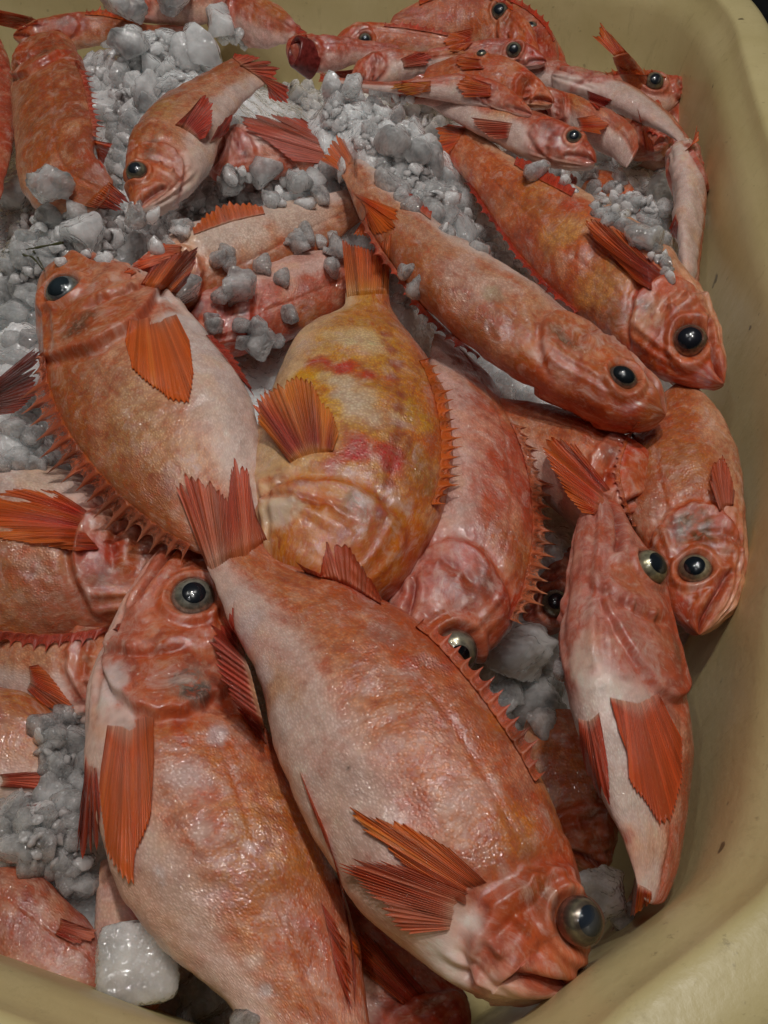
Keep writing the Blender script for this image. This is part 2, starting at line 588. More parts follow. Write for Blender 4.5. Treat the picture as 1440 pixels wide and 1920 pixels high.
# ------------------------------------------------------------------ fish builder
PAL = {
    'pink':   dict(back=(.48, .125, .055), side=(.58, .25, .13), belly=(.78, .64, .56), head=(.46, .11, .055), bq=-.38),
    'orange': dict(back=(.50, .125, .035), side=(.58, .18, .07), belly=(.68, .45, .30), head=(.46, .095, .035), bq=-.6),
    'tan':    dict(back=(.38, .14, .05), side=(.62, .37, .235), belly=(.78, .70, .63), head=(.44, .14, .065), bq=-.38),
    'brown':  dict(back=(.34, .10, .03), side=(.46, .16, .06), belly=(.60, .36, .23), head=(.38, .085, .035), bq=-.65),
    'banded': dict(back=(.56, .20, .025), side=(.68, .42, .14), belly=(.76, .60, .38), head=(.50, .17, .04), bq=-.6),
    'rose':   dict(back=(.42, .08, .05), side=(.48, .14, .10), belly=(.72, .54, .48), head=(.38, .07, .05), bq=-.25),
    'white':  dict(back=(.46, .11, .06), side=(.56, .22, .15), belly=(.80, .70, .64), head=(.42, .10, .065), bq=.0),
    'dark':   dict(back=(.20, .04, .025), side=(.28, .07, .04), belly=(.40, .18, .12), head=(.20, .04, .025), bq=-.5),  # dark skin, also puts shade into fish low in the gaps
}
FISH = []
ALLV, ALLF, NV0 = [], [], 0
GROUP = 'whole redfish piled in the tub'


def add_bvh(V, F):
    global NV0
    ALLV.append(V)
    ALLF.append(F + NV0)
    NV0 += len(V)


def build_fish(name, label, st, pal='pink', roll=0.0, tilt=.35, eye=None, gill=.33, wf=1.0, hero=False, seed=0,
               blobs=(), bumpk=1.0, z=0.0, mouth=True, open_mouth=None, headall=0, hk=1.0):
    st = np.array([list(s) + [0] * (5 - len(s)) for s in st], float)
    n = len(st)
    D3, V3 = np.zeros((n, 3)), np.zeros((n, 3))
    N3 = np.zeros((n, 3))
    for i, s in enumerate(st):
        C = unproj((s[0] + s[2]) / 2, (s[1] + s[3]) / 2, z + s[4])
        tc = nrm(CAM - C)
        N = nrm(np.array([0, 0, 1.0]) * (1 - tilt) + tc * tilt)
        for arr, (px, py) in ((D3, (s[0], s[1])), (V3, (s[2], s[3]))):
            d = ray(px, py)
            arr[i] = CAM + d * (((C - CAM) @ N) / (d @ N))
        N3[i] = N
    Cn = (D3 + V3) / 2
    arc = np.concatenate([[0], np.cumsum(np.linalg.norm(Cn[1:] - Cn[:-1], axis=1))])
    L = arc[-1]
    big = hero
    nu, nv = (300, 200) if big else (150, 96)
    t = np.linspace(0, 1, nu)
    tt = (t ** 1.25) * L
    tt = 0.6 * tt + 0.4 * t * L
    Dd = hermite(arc, D3, tt)
    Vv = hermite(arc, V3, tt)
    Nn = nrm(hermite(arc, N3, tt))
    C = (Dd + Vv) / 2
    # smooth the axis a little
    T = nrm(np.gradient(C, axis=0))
    A = Dd - Vv
    a = np.linalg.norm(A, axis=1) / 2
    A = nrm(A)
    U = np.cross(T, A)
    U *= np.sign((U * Nn).sum(1, keepdims=True))
    U = nrm(U)
    for _ in range(3):
        U[1:-1] = nrm(U[1:-1] * 2 + U[:-2] + U[2:])
    u = tt / L
    wh = np.interp(u, [0, .06, .18, .30, .45, .62, .78, .90, 1.0], [.75, .62, .56, .56, .54, .50, .42, .30, .16]) * wf
    r = math.radians(roll)
    h = a / np.sqrt(math.cos(r) ** 2 + (wh * math.sin(r)) ** 2)
    sn = np.sqrt(np.clip(1 - (1 - np.clip(u / .035, 0, 1)) ** 2, .0016, 1))
    te = np.sqrt(np.clip(1 - np.clip((u - .985) / .015, 0, 1) ** 2, .04, 1))
    h = h * sn * te
    W = wh * h
    Yd = A * math.cos(r) + U * math.sin(r)
    Xd = U * math.cos(r) - A * math.sin(r)
    ph = np.linspace(0, 2 * math.pi, nv, endpoint=False)
    cy, cx = np.cos(ph), np.sin(ph)
    ys = np.sign(cy) * np.abs(cy) ** .92
    xs = np.sign(cx) * np.abs(cx) ** .88
    taper = 1 - .16 * np.clip(cy, 0, 1) ** 2 - .05 * np.clip(-cy, 0, 1) ** 2
    xs = xs * taper
    P = C[:, None] + Yd[:, None] * (h[:, None] * ys[None])[..., None] + Xd[:, None] * (W[:, None] * xs[None])[..., None]
    Up = u[:, None] + 0 * ph[None]
    Q = cy[None] + 0 * u[:, None]
    bY = (h[:, None] * ys[None])                     # signed dorso-ventral metres
    aX = Up * L
    side = np.sign(cx)[None] + 0 * Up

    def normals(P):
        du = np.gradient(P, axis=0)
        dv = (np.roll(P, -1, 1) - np.roll(P, 1, 1))
        nn = nrm(np.cross(dv, du))
        s = np.sign(((P - C[:, None]) * nn).sum(-1).mean())
        return nn * (s if s else 1)
    Nm = normals(P)
    pix, dz = proj(P)
    facing = (Nm * nrm(CAM - P)).sum(-1)
    hmax = h.max()

    def find(px, py):
        d = (pix[..., 0] - px) ** 2 + (pix[..., 1] - py) ** 2
        d = np.where(facing > 0.02, d, 1e9)
        k = np.unravel_index(np.argmin(d), d.shape)
        return k
    disp = np.zeros(Up.shape)
    einfo = None
    if eye:
        k = find(eye[0], eye[1])
        re = eye[2] * dz[k] / FPX
        ea, eb = aX[k], bY[k]
        es = side[k]
        rd = np.sqrt((aX - ea) ** 2 + (bY - eb) ** 2) / re
        disp += .20 * re * np.exp(-((rd - 1.22) / .20) ** 2)
        disp -= .30 * re * sstep(1.05, .6, rd)
        disp += -.05 * re * np.exp(-((rd - 1.62) / .14) ** 2)
        einfo = [k, re, es]
    else:
        ea, eb, re = .13 * L, .35 * hmax, .04 * L
        rd = np.sqrt((aX - ea) ** 2 + (bY - eb) ** 2) / re
    hw = 1.0
    # operculum edge
    if isinstance(gill, tuple):
        k = find(*gill)
        gill = float(aX[k] / L / (1.0 - (.30 if Q[k] > .05 else .46) * (Q[k] - .05) ** 2))
    ag = gill * L * (1.0 - np.where(Q > .05, .30, .46) * (Q - .05) ** 2)
    s = ag - aX + .0022 * vnoise(np.stack([Q * 0, Q, Up * 0 + seed], -1), 9, seed + 2)
    hp = .0070 * (hmax / .07) * hk
    oper = hp * np.exp(-np.clip(s, 0, 9) / (.07 * L)) * sstep(-.003, .003, s) * sstep(1.02, .55, np.abs(Q))
    disp += oper
    disp -= hp * .45 * np.exp(-((s + .006) / .006) ** 2) * sstep(1.0, .6, np.abs(Q))
    # preopercle
    ap = gill * L * .70 * (1.0 - .25 * (Q + .1) ** 2)
    mk = sstep(.35, .05, Q) * sstep(-1.0, -.8, Q)
    s2 = ap - aX
    disp -= hp * .55 * np.exp(-((s2 + .002) / .0035) ** 2) * mk
    spk = np.clip(np.cos(Q * 17 + .6), 0, 1) ** 3
    disp += hp * .9 * spk * np.exp(-((s2 - .001) / .004) ** 2) * mk
    disp += hp * .42 * np.exp(-((s2 - .009) / .006) ** 2) * mk
    for qr, ar in ((.60, 1.0), (.78, .8)):
        disp += hp * .35 * ar * np.exp(-(((Q - qr) * h[:, None]) / .0028) ** 2) * sstep(gill * .25, gill * .4, Up) * sstep(gill * .95, gill * .75, Up)
    # cheek muscle
    disp += hp * .35 * np.exp(-(((aX - gill * L * .45) / (.05 * L)) ** 2 + ((Q + .35) / .25) ** 2))
    # mouth
    mcol = np.zeros(Up.shape)
    if mouth:
        ml = gill * L * .42
        qm = -.05 - aX / ml * .52
        dm = (Q - qm) * np.maximum(h[:, None], .012)
        inm = sstep(ml * 1.06, ml * .94, aX)
        g_ = np.exp(-(dm / .0028) ** 2) * inm
        disp -= hp * 1.15 * g_
        mcol = g_
        disp += hp * .40 * np.exp(-((dm - .0075) / .005) ** 2) * inm     # upper lip
        disp += hp * .38 * np.exp(-((dm + .008) / .005) ** 2) * inm     # lower lip
        disp += hp * .55 * np.exp(-(((aX - ml * 1.05) / (.020 * L)) ** 2 + ((Q + .52) / .16) ** 2))   # maxilla end
        disp -= hp * .30 * np.exp(-(((aX - ml * 1.32) / (.008 * L)) ** 2 + ((Q + .50) / .22) ** 2))
        dn = np.sqrt((aX - ea * .45) ** 2 + (bY - eb * .95) ** 2)
        disp -= .002 * np.exp(-(dn / .0022) ** 2)
    # gill membrane folds below
    fold = sstep(-.55, -.85, Q) * sstep(gill * 1.0, gill * .75, Up) * sstep(.02, .08, Up)
    disp += .0014 * np.sin(Q * 38 + Up * 9) * fold * (hmax / .06)
    # lateral line and median keel bumps
    ql = .42 - .20 * sstep(.35, .9, Up)
    disp -= .0010 * np.exp(-((Q - ql) * h[:, None] / .0018) ** 2) * sstep(gill, gill + .05, Up)
    # lumps: soft muscle and loose skin
    headm = sstep(gill + .04, gill - .06, Up)
    sd = seed * 3.1
    Pn = np.stack([aX + sd, bY, W[:, None] * xs[None] * 1.0], -1)
    disp += fbm(Pn, 26, seed, 3) * .0040 * bumpk * (hmax / .06) * sstep(0, .05, Up) * (1 - .55 * headm)
    disp += fbm(Pn * np.array([1, .55, 1]), 95, seed + 3, 3) * (.0008 + .0003 * headm) * bumpk
    disp += np.abs(vnoise(Pn * np.array([.6, 1.5, 1]), 70, seed + 9)) * -.0006 * headm
    fade = sstep(1.0, .94, Up)
    P = P + Nm * (disp * fade * np.minimum(sn[:, None] * 1.2, 1))[..., None]
    # ---------------- colour
    pl = PAL[pal]
    cb, cs, cw, ch = (np.array(pl[k]) for k in ('back', 'side', 'belly', 'head'))
    nz = fbm(Pn, 20, seed + 20, 4)
    nz2 = fbm(Pn, 55, seed + 30, 4)
    nz3 = fbm(Pn * np.array([1, 2.2, 1]), 36, seed + 40, 4, .6)
    nz4 = fbm(Pn, 150, seed + 60, 3)
    tb = sstep(pl['bq'] + .32, pl['bq'] - .12, Q + nz * .28)[..., None]
    tk = sstep(.05, .85, Q + nz * .35)[..., None]
    c = cs * np.ones(P.shape)
    c = c * (1 - tk) + cb * tk
    c = c * (1 - tb) + cw * tb
    th = (headm * np.maximum(sstep(-.95, -.55, Q + .2 * nz), headall) * .75)[..., None]
    c = c * (1 - th) + ch * th
    # red-orange blotches and pale patches
    k1 = (sstep(.02, .46, nz3) * {'tan': .45, 'banded': .35, 'pink': .70, 'white': .5, 'brown': .5}.get(pal, .75) * (1 - .75 * tb[..., 0]))[..., None]
    c = c * (1 - k1) + np.array([.50, .078, .022]) * k1
    k2 = (sstep(.02, .48, nz2) * .50 * (1 - .6 * th[..., 0]))[..., None]
    c = c * (1 - k2) + np.array([.70, .48, .34]) * k2
    k3 = (sstep(.18, .55, -nz) * .40)[..., None] * (1 - tb)
    c = c * (1 - k3) + np.array([.34, .13, .055]) * k3
    k4 = (sstep(.25, .6, fbm(Pn, 14, seed + 50, 3)) * .45)[..., None] * (1 - th)
    c = c * (1 - k4) + np.array([.62, .36, .12]) * k4
    # gill edge, mouth slit, preopercle groove: darker red lines
    gl = (np.exp(-(s / .006) ** 2) * .45)[..., None]
    c = c * (1 - gl) + np.array([.38, .05, .035]) * gl
    c = c * (1 - .75 * mcol[..., None]) + np.array([.16, .02, .02]) * .75 * mcol[..., None]
    pg = (np.exp(-(s2 / .004) ** 2) * mk * .45)[..., None]
    c = c * (1 - pg) + np.array([.24, .05, .035]) * pg
    # dusky patch on the gill cover
    op = np.exp(-(((aX - gill * L * .80) / (.045 * L)) ** 2 + ((Q - .30) / .22) ** 2) * 1.1) * sstep(-.35, .35, nz2 + .25) * .75
    op = (op * sstep(-.002, .006, s))[..., None]
    c = c * (1 - op) + np.array([.055, .045, .035]) * op
    er = (np.exp(-((rd - 1.15) / .22) ** 2) * .5)[..., None]
    c = c * (1 - er) + np.array([.60, .26, .17]) * er
    ll = (np.exp(-((Q - ql) * h[:, None] / .0022) ** 2) * sstep(gill, gill + .05, Up) * .30)[..., None]
    c = c * (1 - ll) + np.array([.42, .10, .06]) * ll
    # pupil-dark specks
    for (px, py, rp, cc, stg) in blobs:
        k = find(px, py)
        R = rp * dz[k] / FPX
        if isinstance(rp, tuple):
            pass
        dd = np.linalg.norm(P - P[k], axis=-1) / R
        f = (sstep(1.25, .25, dd + 1.3 * fbm(Pn, .55 / R, seed + int(px), 3) + .35 * nz3 + .25 * nz4) * stg)[..., None]
        c = c * (1 - f) + np.array(cc) * f
    lum = (c @ np.array([.3, .6, .1]))[..., None]
    c = lum + (c - lum) * 1.30
    mot = (1 + .22 * fbm(Pn, 240, seed + 70, 2) + .25 * nz2)[..., None]
    c = np.clip(c * mot, .01, .82)
    scl = sstep(gill - .02, gill + .06, Up) * (1 - .35 * tb[..., 0])
    # ---------------- mesh
    V = P.reshape(-1, 3)
    nose = P[0].mean(0)
    tail = P[-1].mean(0)
    V = np.vstack([V, nose, tail])
    F = grid_faces(nu, nv, wrapv=True)
    j = np.arange(nv)
    f1 = np.stack([(j + 1) % nv, j, np.full(nv, nu * nv)], -1)
    f2 = np.stack([(nu - 1) * nv + j, (nu - 1) * nv + (j + 1) % nv, np.full(nv, nu * nv + 1)], -1)
    # orientation
    e1 = V[F[:, 1]] - V[F[:, 0]]
    e2 = V[F[:, 3]] - V[F[:, 0]]
    fn = np.cross(e1, e2)
    if (fn * (V[F[:, 0]] - np.repeat(C[:-1], nv, 0))).sum() < 0:
        F, f1, f2 = F[:, ::-1], f1[:, ::-1], f2[:, ::-1]
    cc = np.vstack([c.reshape(-1, 3), c[0].mean(0), c[-1].mean(0)])
    sc_ = np.concatenate([scl.ravel(), [0, 0]])
    # skin coordinates: u along, v around; mirrored on the two sides so no seam
    phm = np.where(ph > math.pi, 2 * math.pi - ph, ph)
    uvv = np.stack([aX + seed * .37, phm[None] * hmax * .9 + 0 * Up], -1).reshape(-1, 2)
    uvv = np.vstack([uvv, uvv[0], uvv[-1]])
    ctr = C[nu // 2].copy()
    ctr[2] = V[:, 2].min()
    root = bpy.data.objects.new(name, None)
    COL.objects.link(root)
    root.location = ctr
    tag(root, label, 'fish', GROUP)
    body = mesh_obj('body', V, [F, f1, f2], M_BODY, parent=root, origin=ctr, cols=cc, uvs=uvv, fl=sc_)
    # coarse copy for ray casting
    su, sv = (4, 4) if big else (3, 3)
    Pc = P[::su, ::sv]
    add_bvh(Pc.reshape(-1, 3), grid_faces(Pc.shape[0], Pc.shape[1], wrapv=True))
    info = dict(root=root, ctr=ctr, P=P, N=normals(P), L=L, C=C, Yd=Yd, T=T, h=h, W=W, u=u, dz=dz, Q=Q, eye=einfo, pal=pal, name=name, Dd=Dd, Vv=Vv,
                eyespec=eye, seed=seed, nv=nv, side=side, aX=aX, bY=bY, big=big, z=z, col=c)
    FISH.append(info)
    if einfo:
        build_eye(info, *eye[3:])
    return info


def build_eye(f, bulge=.35, iris=(.30, .27, .20), pupil=(.026, .032, .044), pr=.56, squash=1.0):
    k, re, es = f['eye']
    N = nrm(f['N'][k])
    # smooth normal over the neighbourhood
    i, j = k
    nb = f['N'][max(0, i - 12):i + 12, :][:, [(j + d) % f['nv'] for d in range(-10, 11)]].reshape(-1, 3).mean(0)
    N = nrm(nrm(nb) + .35 * nrm(CAM - f['P'][k]))
    base = f['P'][k]
    R = re * .98
    c = base + N * (R * (bulge - .62) + .30 * re)
    T = f['T'][i]
    X = nrm(T - N * (T @ N))
    Y = np.cross(N, X)
    ctr = f['ctr']

    def cap(r, th0, th1, nt, npn, colf, mat, name, parent, closed=False, flat=1.0, off=0.0):
        th = np.linspace(th0, th1, nt)
        pp = np.linspace(0, 2 * math.pi, npn, endpoint=False)
        st, ct = np.sin(th)[:, None], np.cos(th)[:, None]
        P = c + X * (r * st * np.cos(pp))[..., None] + Y * (r * squash * st * np.sin(pp))[..., None] + N * ((r * flat * ct + off) * np.ones(npn))[..., None]
        V = P.reshape(-1, 3)
        F = grid_faces(nt, npn, wrapv=True)
        e = np.cross(V[F[:, 1]] - V[F[:, 0]], V[F[:, 3]] - V[F[:, 0]])
        if (e * (V[F[:, 0]] - c)).sum() < 0:
            F = F[:, ::-1]
        cols = np.repeat(colf(th / (math.pi / 2)), npn, 0)
        return mesh_obj(name, V, F, mat, parent=parent, origin=ctr, cols=cols)
    iris = np.array(iris)

    def ic(x):
        x = x[:, None]
        rim = sstep(.62, .95, x)
        inner = np.exp(-((x - pr * 1.02) / .07) ** 2)
        cc = iris * (1 - rim) + np.array([.30, .12, .08]) * rim
        return np.clip(cc * (1 - inner * .5) + np.array([.55, .48, .30]) * inner * .5, 0, .8)
    e = cap(R, .02, math.pi * .72, 36, 40, ic, M_IRIS, 'eye', f['root'], flat=.86)
    pa = math.asin(min(.98, pr))
    pc = np.array(pupil)

    def pcf(x):
        x = x[:, None] / (pa / (math.pi / 2))
        return pc * (1 - .4 * x) + 0 * x
    cap(R * 1.012, .01, pa, 14, 36, pcf, M_PUPIL, 'pupil', e, flat=.86)
    cap(R * 1.07, .01, math.pi * .46, 22, 36, lambda x: np.ones((len(x), 3)), M_CORNEA, 'cornea', e, flat=.95)


# ------------------------------------------------------------------ fins
BVH = None


def make_bvh():
    global BVH
    V = np.vstack(ALLV)
    F = np.vstack(ALLF)
    BVH = BVHTree.FromPolygons(V.tolist(), F.tolist())


def cast(px, py):
    d = ray(px, py)
    h = BVH.ray_cast(Vector(CAM), Vector(d))
    if h[0] is None:
        return None
    return (np.array(h[0]) - CAM) @ FW      # z-depth


def poly_eval(pts, s):
    p = np.array(pts, float)
    d = np.concatenate([[0], np.cumsum(np.linalg.norm(p[1:] - p[:-1], axis=1) + 1e-6)])
    d /= d[-1]
    return np.stack([np.interp(s, d, p[:, k]) for k in range(p.shape[1])], -1)


def fin(f, name, base, tip, rays=18, c0=(.55, .13, .06), c1=(.60, .16, .03), spiny=0.0, lift=.0022, rag=.06, curve=0.0, slope=.55, thick=.0007,
        zig=.0004, lateral=0.0, opaque=.5, seed=1, blend0=None, under=None, tiplift=0.0, wave=.0012):
    """A rayed fin laid over what is beneath it: rays run from the base line to the tip line."""
    rng = np.random.default_rng(seed * 131 + len(name))
    sub = 8 if spiny > .3 else 6
    nc = rays * sub + 1
    nt = 22
    s = np.linspace(0, 1, nc)
    B = poly_eval(base, s)
    Tp = poly_eval(tip, s)
    if 'caudal' in name:
        B = B - (Tp - B) * .13
    # ragged: length factor per ray, dips between rays
    lr = 1 - max(rag, spiny * .8) * rng.random(rays + 1)
    lf = np.interp(s, np.linspace(0, 1, rays + 1), lr)
    phs = (s * rays) % 1.0
    near = np.minimum(phs, 1 - phs) * 2           # 0 on a ray, 1 between rays
    dip = (1 - np.exp(-near * 4.5)) if spiny > .3 else near ** 1.2
    lf = lf * (1 - max(spiny, .035 + rag * .4) * dip)
    # a few splits
    if spiny == 0 and rag > 0:
        for k in range(max(1, rays // 6) if rag > .025 else 0):
            cc = rng.integers(1, rays) / rays
            lf = lf * (1 - rng.uniform(.10, .30) * rag / .06 * np.exp(-((s - cc) * rays / .28) ** 2))
    lf = np.clip(lf, .2, 1)
    t = np.linspace(0, 1, nt)
    px = B[None] + (Tp - B)[None] * (t[:, None] * lf[None])[..., None]
    if spiny > 0:
        jit = np.interp(s, np.linspace(0, 1, rays + 1), rng.normal(0, .22, rays + 1))
        Tp = Tp + np.gradient(Tp, axis=0) * (jit * nc / rays)[:, None]
    dirv = Tp - B
    perp = np.stack([-dirv[:, 1], dirv[:, 0]], -1)
    tl = t[:, None] * lf[None]
    px = px + perp[None] * (curve * tl * (1 - tl) * 2)[..., None]
    px = px + perp[None] * (np.interp(s, np.linspace(0, 1, 9), rng.normal(0, .02, 9))[None] * (tl ** 2))[..., None]
    dep = np.zeros((nt, nc))
    step = 3
    cols_i = list(range(0, nc, step))
    dz_base = np.median(f['dz'])
    for ci in cols_i:
        prev = None
        for ti in range(nt):
            hp = cast(*px[ti, ci])
            if ti == 0:
                if hp is None:
                    hp = dz_base
                if under is not None:
                    hp = under
                dcur = hp
            else:
                ds = np.linalg.norm(px[ti, ci] - px[ti - 1, ci]) * prev / FPX
                lim = prev + ds * slope
                dcur = lim if hp is None else min(hp, lim)
            dep[ti, ci] = dcur
            prev = dcur
    for ti in range(nt):
        dep[ti] = np.interp(np.arange(nc), cols_i, dep[ti, cols_i])
    k = np.array([.25, .5, .25])
    for _ in range(5):
        dep[1:-1] = dep[:-2] * .25 + dep[1:-1] * .5 + dep[2:] * .25
    for _ in range(10):
        pad = np.pad(dep, ((0, 0), (1, 1)), 'edge')
        dep = pad[:, :-2] * .25 + pad[:, 1:-1] * .5 + pad[:, 2:] * .25
    for ti in range(nt):        # never below the surface it lies on
        hs = [cast(*px[ti, ci]) for ci in cols_i]
        hs = np.interp(np.arange(nc), cols_i, [9 if x is None else x for x in hs])
        dep[ti] = np.minimum(dep[ti], hs + .0005) if under is None else dep[ti]
    dep = dep - lift * (np.clip(t / .12, -.2, 1)[:, None]) - tiplift * (t[:, None] ** 1.5) + .0034 * np.clip(1 - t / .15, 0, 1)[:, None]
    rid = np.cos(near * math.pi) * zig * np.clip(1.2 - t[:, None] * .7, .2, 1)
    nz = np.interp(s, np.linspace(0, 1, 12), rng.normal(0, 1, 12))[None] * np.interp(t, np.linspace(0, 1, 5), rng.normal(0, 1, 5))[:, None]
    dep = dep - rid + nz * wave * t[:, None]
    dirs = FW + RT * ((px[..., 0:1] - PW / 2) / FPX) - UPV * ((px[..., 1:2] - PH / 2) / FPX)
    P = CAM + dirs * dep[..., None]
    tn = thick * (1.4 - 1.0 * t[:, None])
    P2 = P + nrm(dirs) * tn[..., None]
    V = np.vstack([P.reshape(-1, 3), P2.reshape(-1, 3)])
    F1 = grid_faces(nt, nc)
    F2 = grid_faces(nt, nc)[:, ::-1] + nt * nc
    n0 = nt * nc
    e = []
    for arr in (np.arange(nc), (nt - 1) * nc + np.arange(nc), np.arange(nt) * nc, np.arange(nt) * nc + nc - 1):
        e.append(np.stack([arr[:-1], arr[1:], arr[1:] + n0, arr[:-1] + n0], -1))
    e[1], e[2] = e[1][:, ::-1], e[2][:, ::-1]
    fn = np.cross(V[F1[:, 1]] - V[F1[:, 0]], V[F1[:, 3]] - V[F1[:, 0]])
    FF = [F1, F2] + e
    if (fn * (V[F1[:, 0]] - CAM)).sum() > 0:
        FF = [x[:, ::-1] for x in FF]
    c0, c1 = np.array(c0), np.array(c1)
    tt = np.clip(t[:, None] + .25 * np.interp(s, np.linspace(0, 1, 10), rng.normal(0, 1, 10))[None], 0, 1)[..., None]
    c = c0 * (1 - tt) + c1 * tt
    if blend0 is None:
        blend0 = (.62, .34, .24)
    Pq, Cq = f['P'][::4, ::4].reshape(-1, 3), f['col'][::4, ::4].reshape(-1, 3)
    bidx = list(range(0, nc, 6))
    t0i = 3 if 'caudal' in name else 0
    bc = np.array([Cq[np.argmin(((Pq - P[t0i, q]) ** 2).sum(-1))] for q in bidx])
    bc = np.stack([np.interp(np.arange(nc), bidx, bc[:, k]) for k in range(3)], -1)
    bc = bc * .7 + bc.mean(0) * .3
    kb = sstep(.42 if 'caudal' in name else .26, .02, t)[:, None, None] * .9
    c = c * (1 - kb) + bc[None] * kb
    rayc = (sstep(.6, .0, near) * .08)[None, :, None]
    c = c * (1 - rayc) + (c * .55 + np.array([.12, .03, .0])) * rayc
    c = c * (1 + .18 * np.interp(s, np.linspace(0, 1, rays + 1), rng.normal(0, 1, rays + 1))[None, :, None])
    c = np.clip(c * np.array([1.02, .84, .72]), .01, .9)
    op = np.clip(opaque + (1 - opaque) * sstep(.5, 0, near)[None] + sstep(.5, 0, t)[:, None] * .5, 0, 1)
    cols = np.vstack([c.reshape(-1, 3)] * 2)
    alpha = np.concatenate([op.ravel()] * 2)
    uv = np.stack([s[None] * rays * .8 + 0 * t[:, None] + seed, t[:, None] * 10 + 0 * s[None]], -1).reshape(-1, 2)
    uv = np.vstack([uv, uv])
    return mesh_obj(name, V, FF, M_FIN, parent=f['root'], origin=f['ctr'], cols=cols, uvs=uv, fl=alpha)


def edge_fin(f, name, u0, u1, hpx, edge='D', back=.5, rays=12, spiny=.45, inset=.10, **kw):
    """Median fin standing along the back (D) or belly (V) edge; hpx: heights in photo pixels along the base."""
    u = f['u']
    us = np.linspace(u0, u1, 16)
    E, O = (f['Dd'], f['Vv']) if edge == 'D' else (f['Vv'], f['Dd'])
    pe = np.stack([np.interp(us, u, proj(E)[0][:, k]) for k in (0, 1)], -1)
    po = np.stack([np.interp(us, u, proj(O)[0][:, k]) for k in (0, 1)], -1)
    out = nrm(pe - po)
    tn = nrm(np.gradient(pe, axis=0))
    hh = np.interp(np.linspace(0, 1, 16), np.linspace(0, 1, len(hpx)), hpx)
    base = pe + (po - pe) * inset
    d = nrm(out + tn * back)
    tip = pe + d * hh[:, None]
    return fin(f, name, base, tip, rays=rays, spiny=spiny, **kw)
# ------------------------------------------------------------------ the fish, far to near
def F_(label, st, **kw):
    return build_fish('redfish', label, st, **kw)


EYE_D = dict()
# --- along the back wall
z3 = F_('small redfish head peeping over the ice heap against the back wall', [(212, 4, 213, 14), (240, -18, 240, 32), (290, -32, 300, 45), (350, -36, 360, 50), (430, -30, 440, 30)],
        pal='rose', tilt=.7, eye=(234, 8, 13, .45), seed=3, z=.07)
z4 = F_('redfish with folded dark red flank and an orange fin tip, centre of the back wall', [(385, 30, 385, 42), (410, -6, 405, 62), (450, -16, 450, 82), (500, -5, 492, 92), (538, 25, 525, 84), (566, 52, 556, 76)],
        pal='rose', tilt=.7, seed=4, z=.05, bumpk=2.5)
z2 = F_('orange brown redfish lying along the back wall behind the spiny curled one', [(25, 60, 25, 75), (60, 42, 52, 90), (110, 28, 100, 95), (160, 22, 160, 90), (205, 28, 210, 82), (270, 45, 272, 85), (330, 48, 340, 90), (385, 55, 392, 85)],
        pal='brown', tilt=.7, seed=5, z=.04)
z1 = F_('redfish at the back left corner showing only its orange tail', [(-260, 60, -265, 75), (-190, 30, -200, 100), (-120, 20, -120, 80), (-60, 20, -55, 55), (-15, 18, -8, 44)],
        pal='orange', tilt=.7, seed=6, z=.05)
b2b = F_('red headed redfish wedged behind the orange one in the far corner', [(1046, 132, 1040, 140), (1042, 75, 1000, 132), (992, 12, 950, 100), (930, -12, 890, 60), (860, -20, 830, 30)],
         pal='rose', tilt=.7, eye=(994, 50, 13, .4), seed=7, z=.05)
b2 = F_('large orange redfish lying on its side at the top of the far right pile', [(1010, 95, 1005, 110), (992, 42, 975, 118), (950, 2, 930, 115), (890, -18, 870, 108), (820, -12, 800, 95), (765, 14, 755, 72), (735, 30, 728, 55)],
        pal='orange', tilt=.7, eye=(935, 20, 17, .4), seed=8, z=.06)
b1b = F_('redfish with small dusky eye behind the open mouthed one', [(618, 85, 618, 98), (655, 48, 640, 115), (700, 42, 690, 118), (760, 48, 750, 112), (830, 62, 820, 100), (875, 75, 872, 92)],
         pal='orange', tilt=.7, eye=(685, 75, 13, .3), seed=9, z=.05)
b3 = F_('redfish with wide dark eye squeezed between the orange one and the speckled one', [(1027, 108, 1022, 124), (988, 80, 970, 132), (930, 72, 910, 132), (870, 80, 850, 130), (800, 92, 790, 122)],
        pal='rose', tilt=.7, eye=(964, 93, 15, .3), seed=10, z=.065)
b3b = F_('orange cheeked redfish with dusky snout pointing right in the far pile', [(1042, 186, 1030, 202), (1012, 148, 990, 204), (960, 114, 935, 228), (900, 100, 870, 222), (850, 108, 820, 190), (800, 125, 785, 165)],
         pal='orange', tilt=.7, eye=(905, 75, 10, .3), seed=11, z=.07)
b1 = F_('redfish gaping with its round mouth open toward the ice heap', [(536, 74, 536, 116), (560, 65, 560, 128), (605, 66, 612, 134), (655, 70, 665, 122), (705, 76, 705, 112), (750, 85, 750, 105)],
        pal='rose', tilt=.7, seed=12, z=.07, mouth=False, bumpk=2.0)
b13 = F_('bright red redfish lying behind the belly up white one in the far pile', [(1062, 165, 1050, 175), (1058, 105, 1020, 172), (1030, 60, 985, 150), (985, 30, 945, 110)],
         pal='orange', tilt=.7, seed=61, z=.03)
b14 = F_('reddish redfish filling the gap under the far corner head', [(1290, 205, 1275, 300), (1262, 180, 1225, 320), (1210, 190, 1170, 300), (1165, 200, 1130, 260)],
         pal='rose', tilt=.6, seed=62, z=-.04)
b15 = F_('pinkish redfish under the gaping one with its flank against the ice', [(880, 175, 870, 200), (820, 140, 800, 195), (740, 130, 730, 185), (670, 130, 668, 170), (620, 135, 620, 155)],
         pal='rose', tilt=.6, seed=63, z=.03)
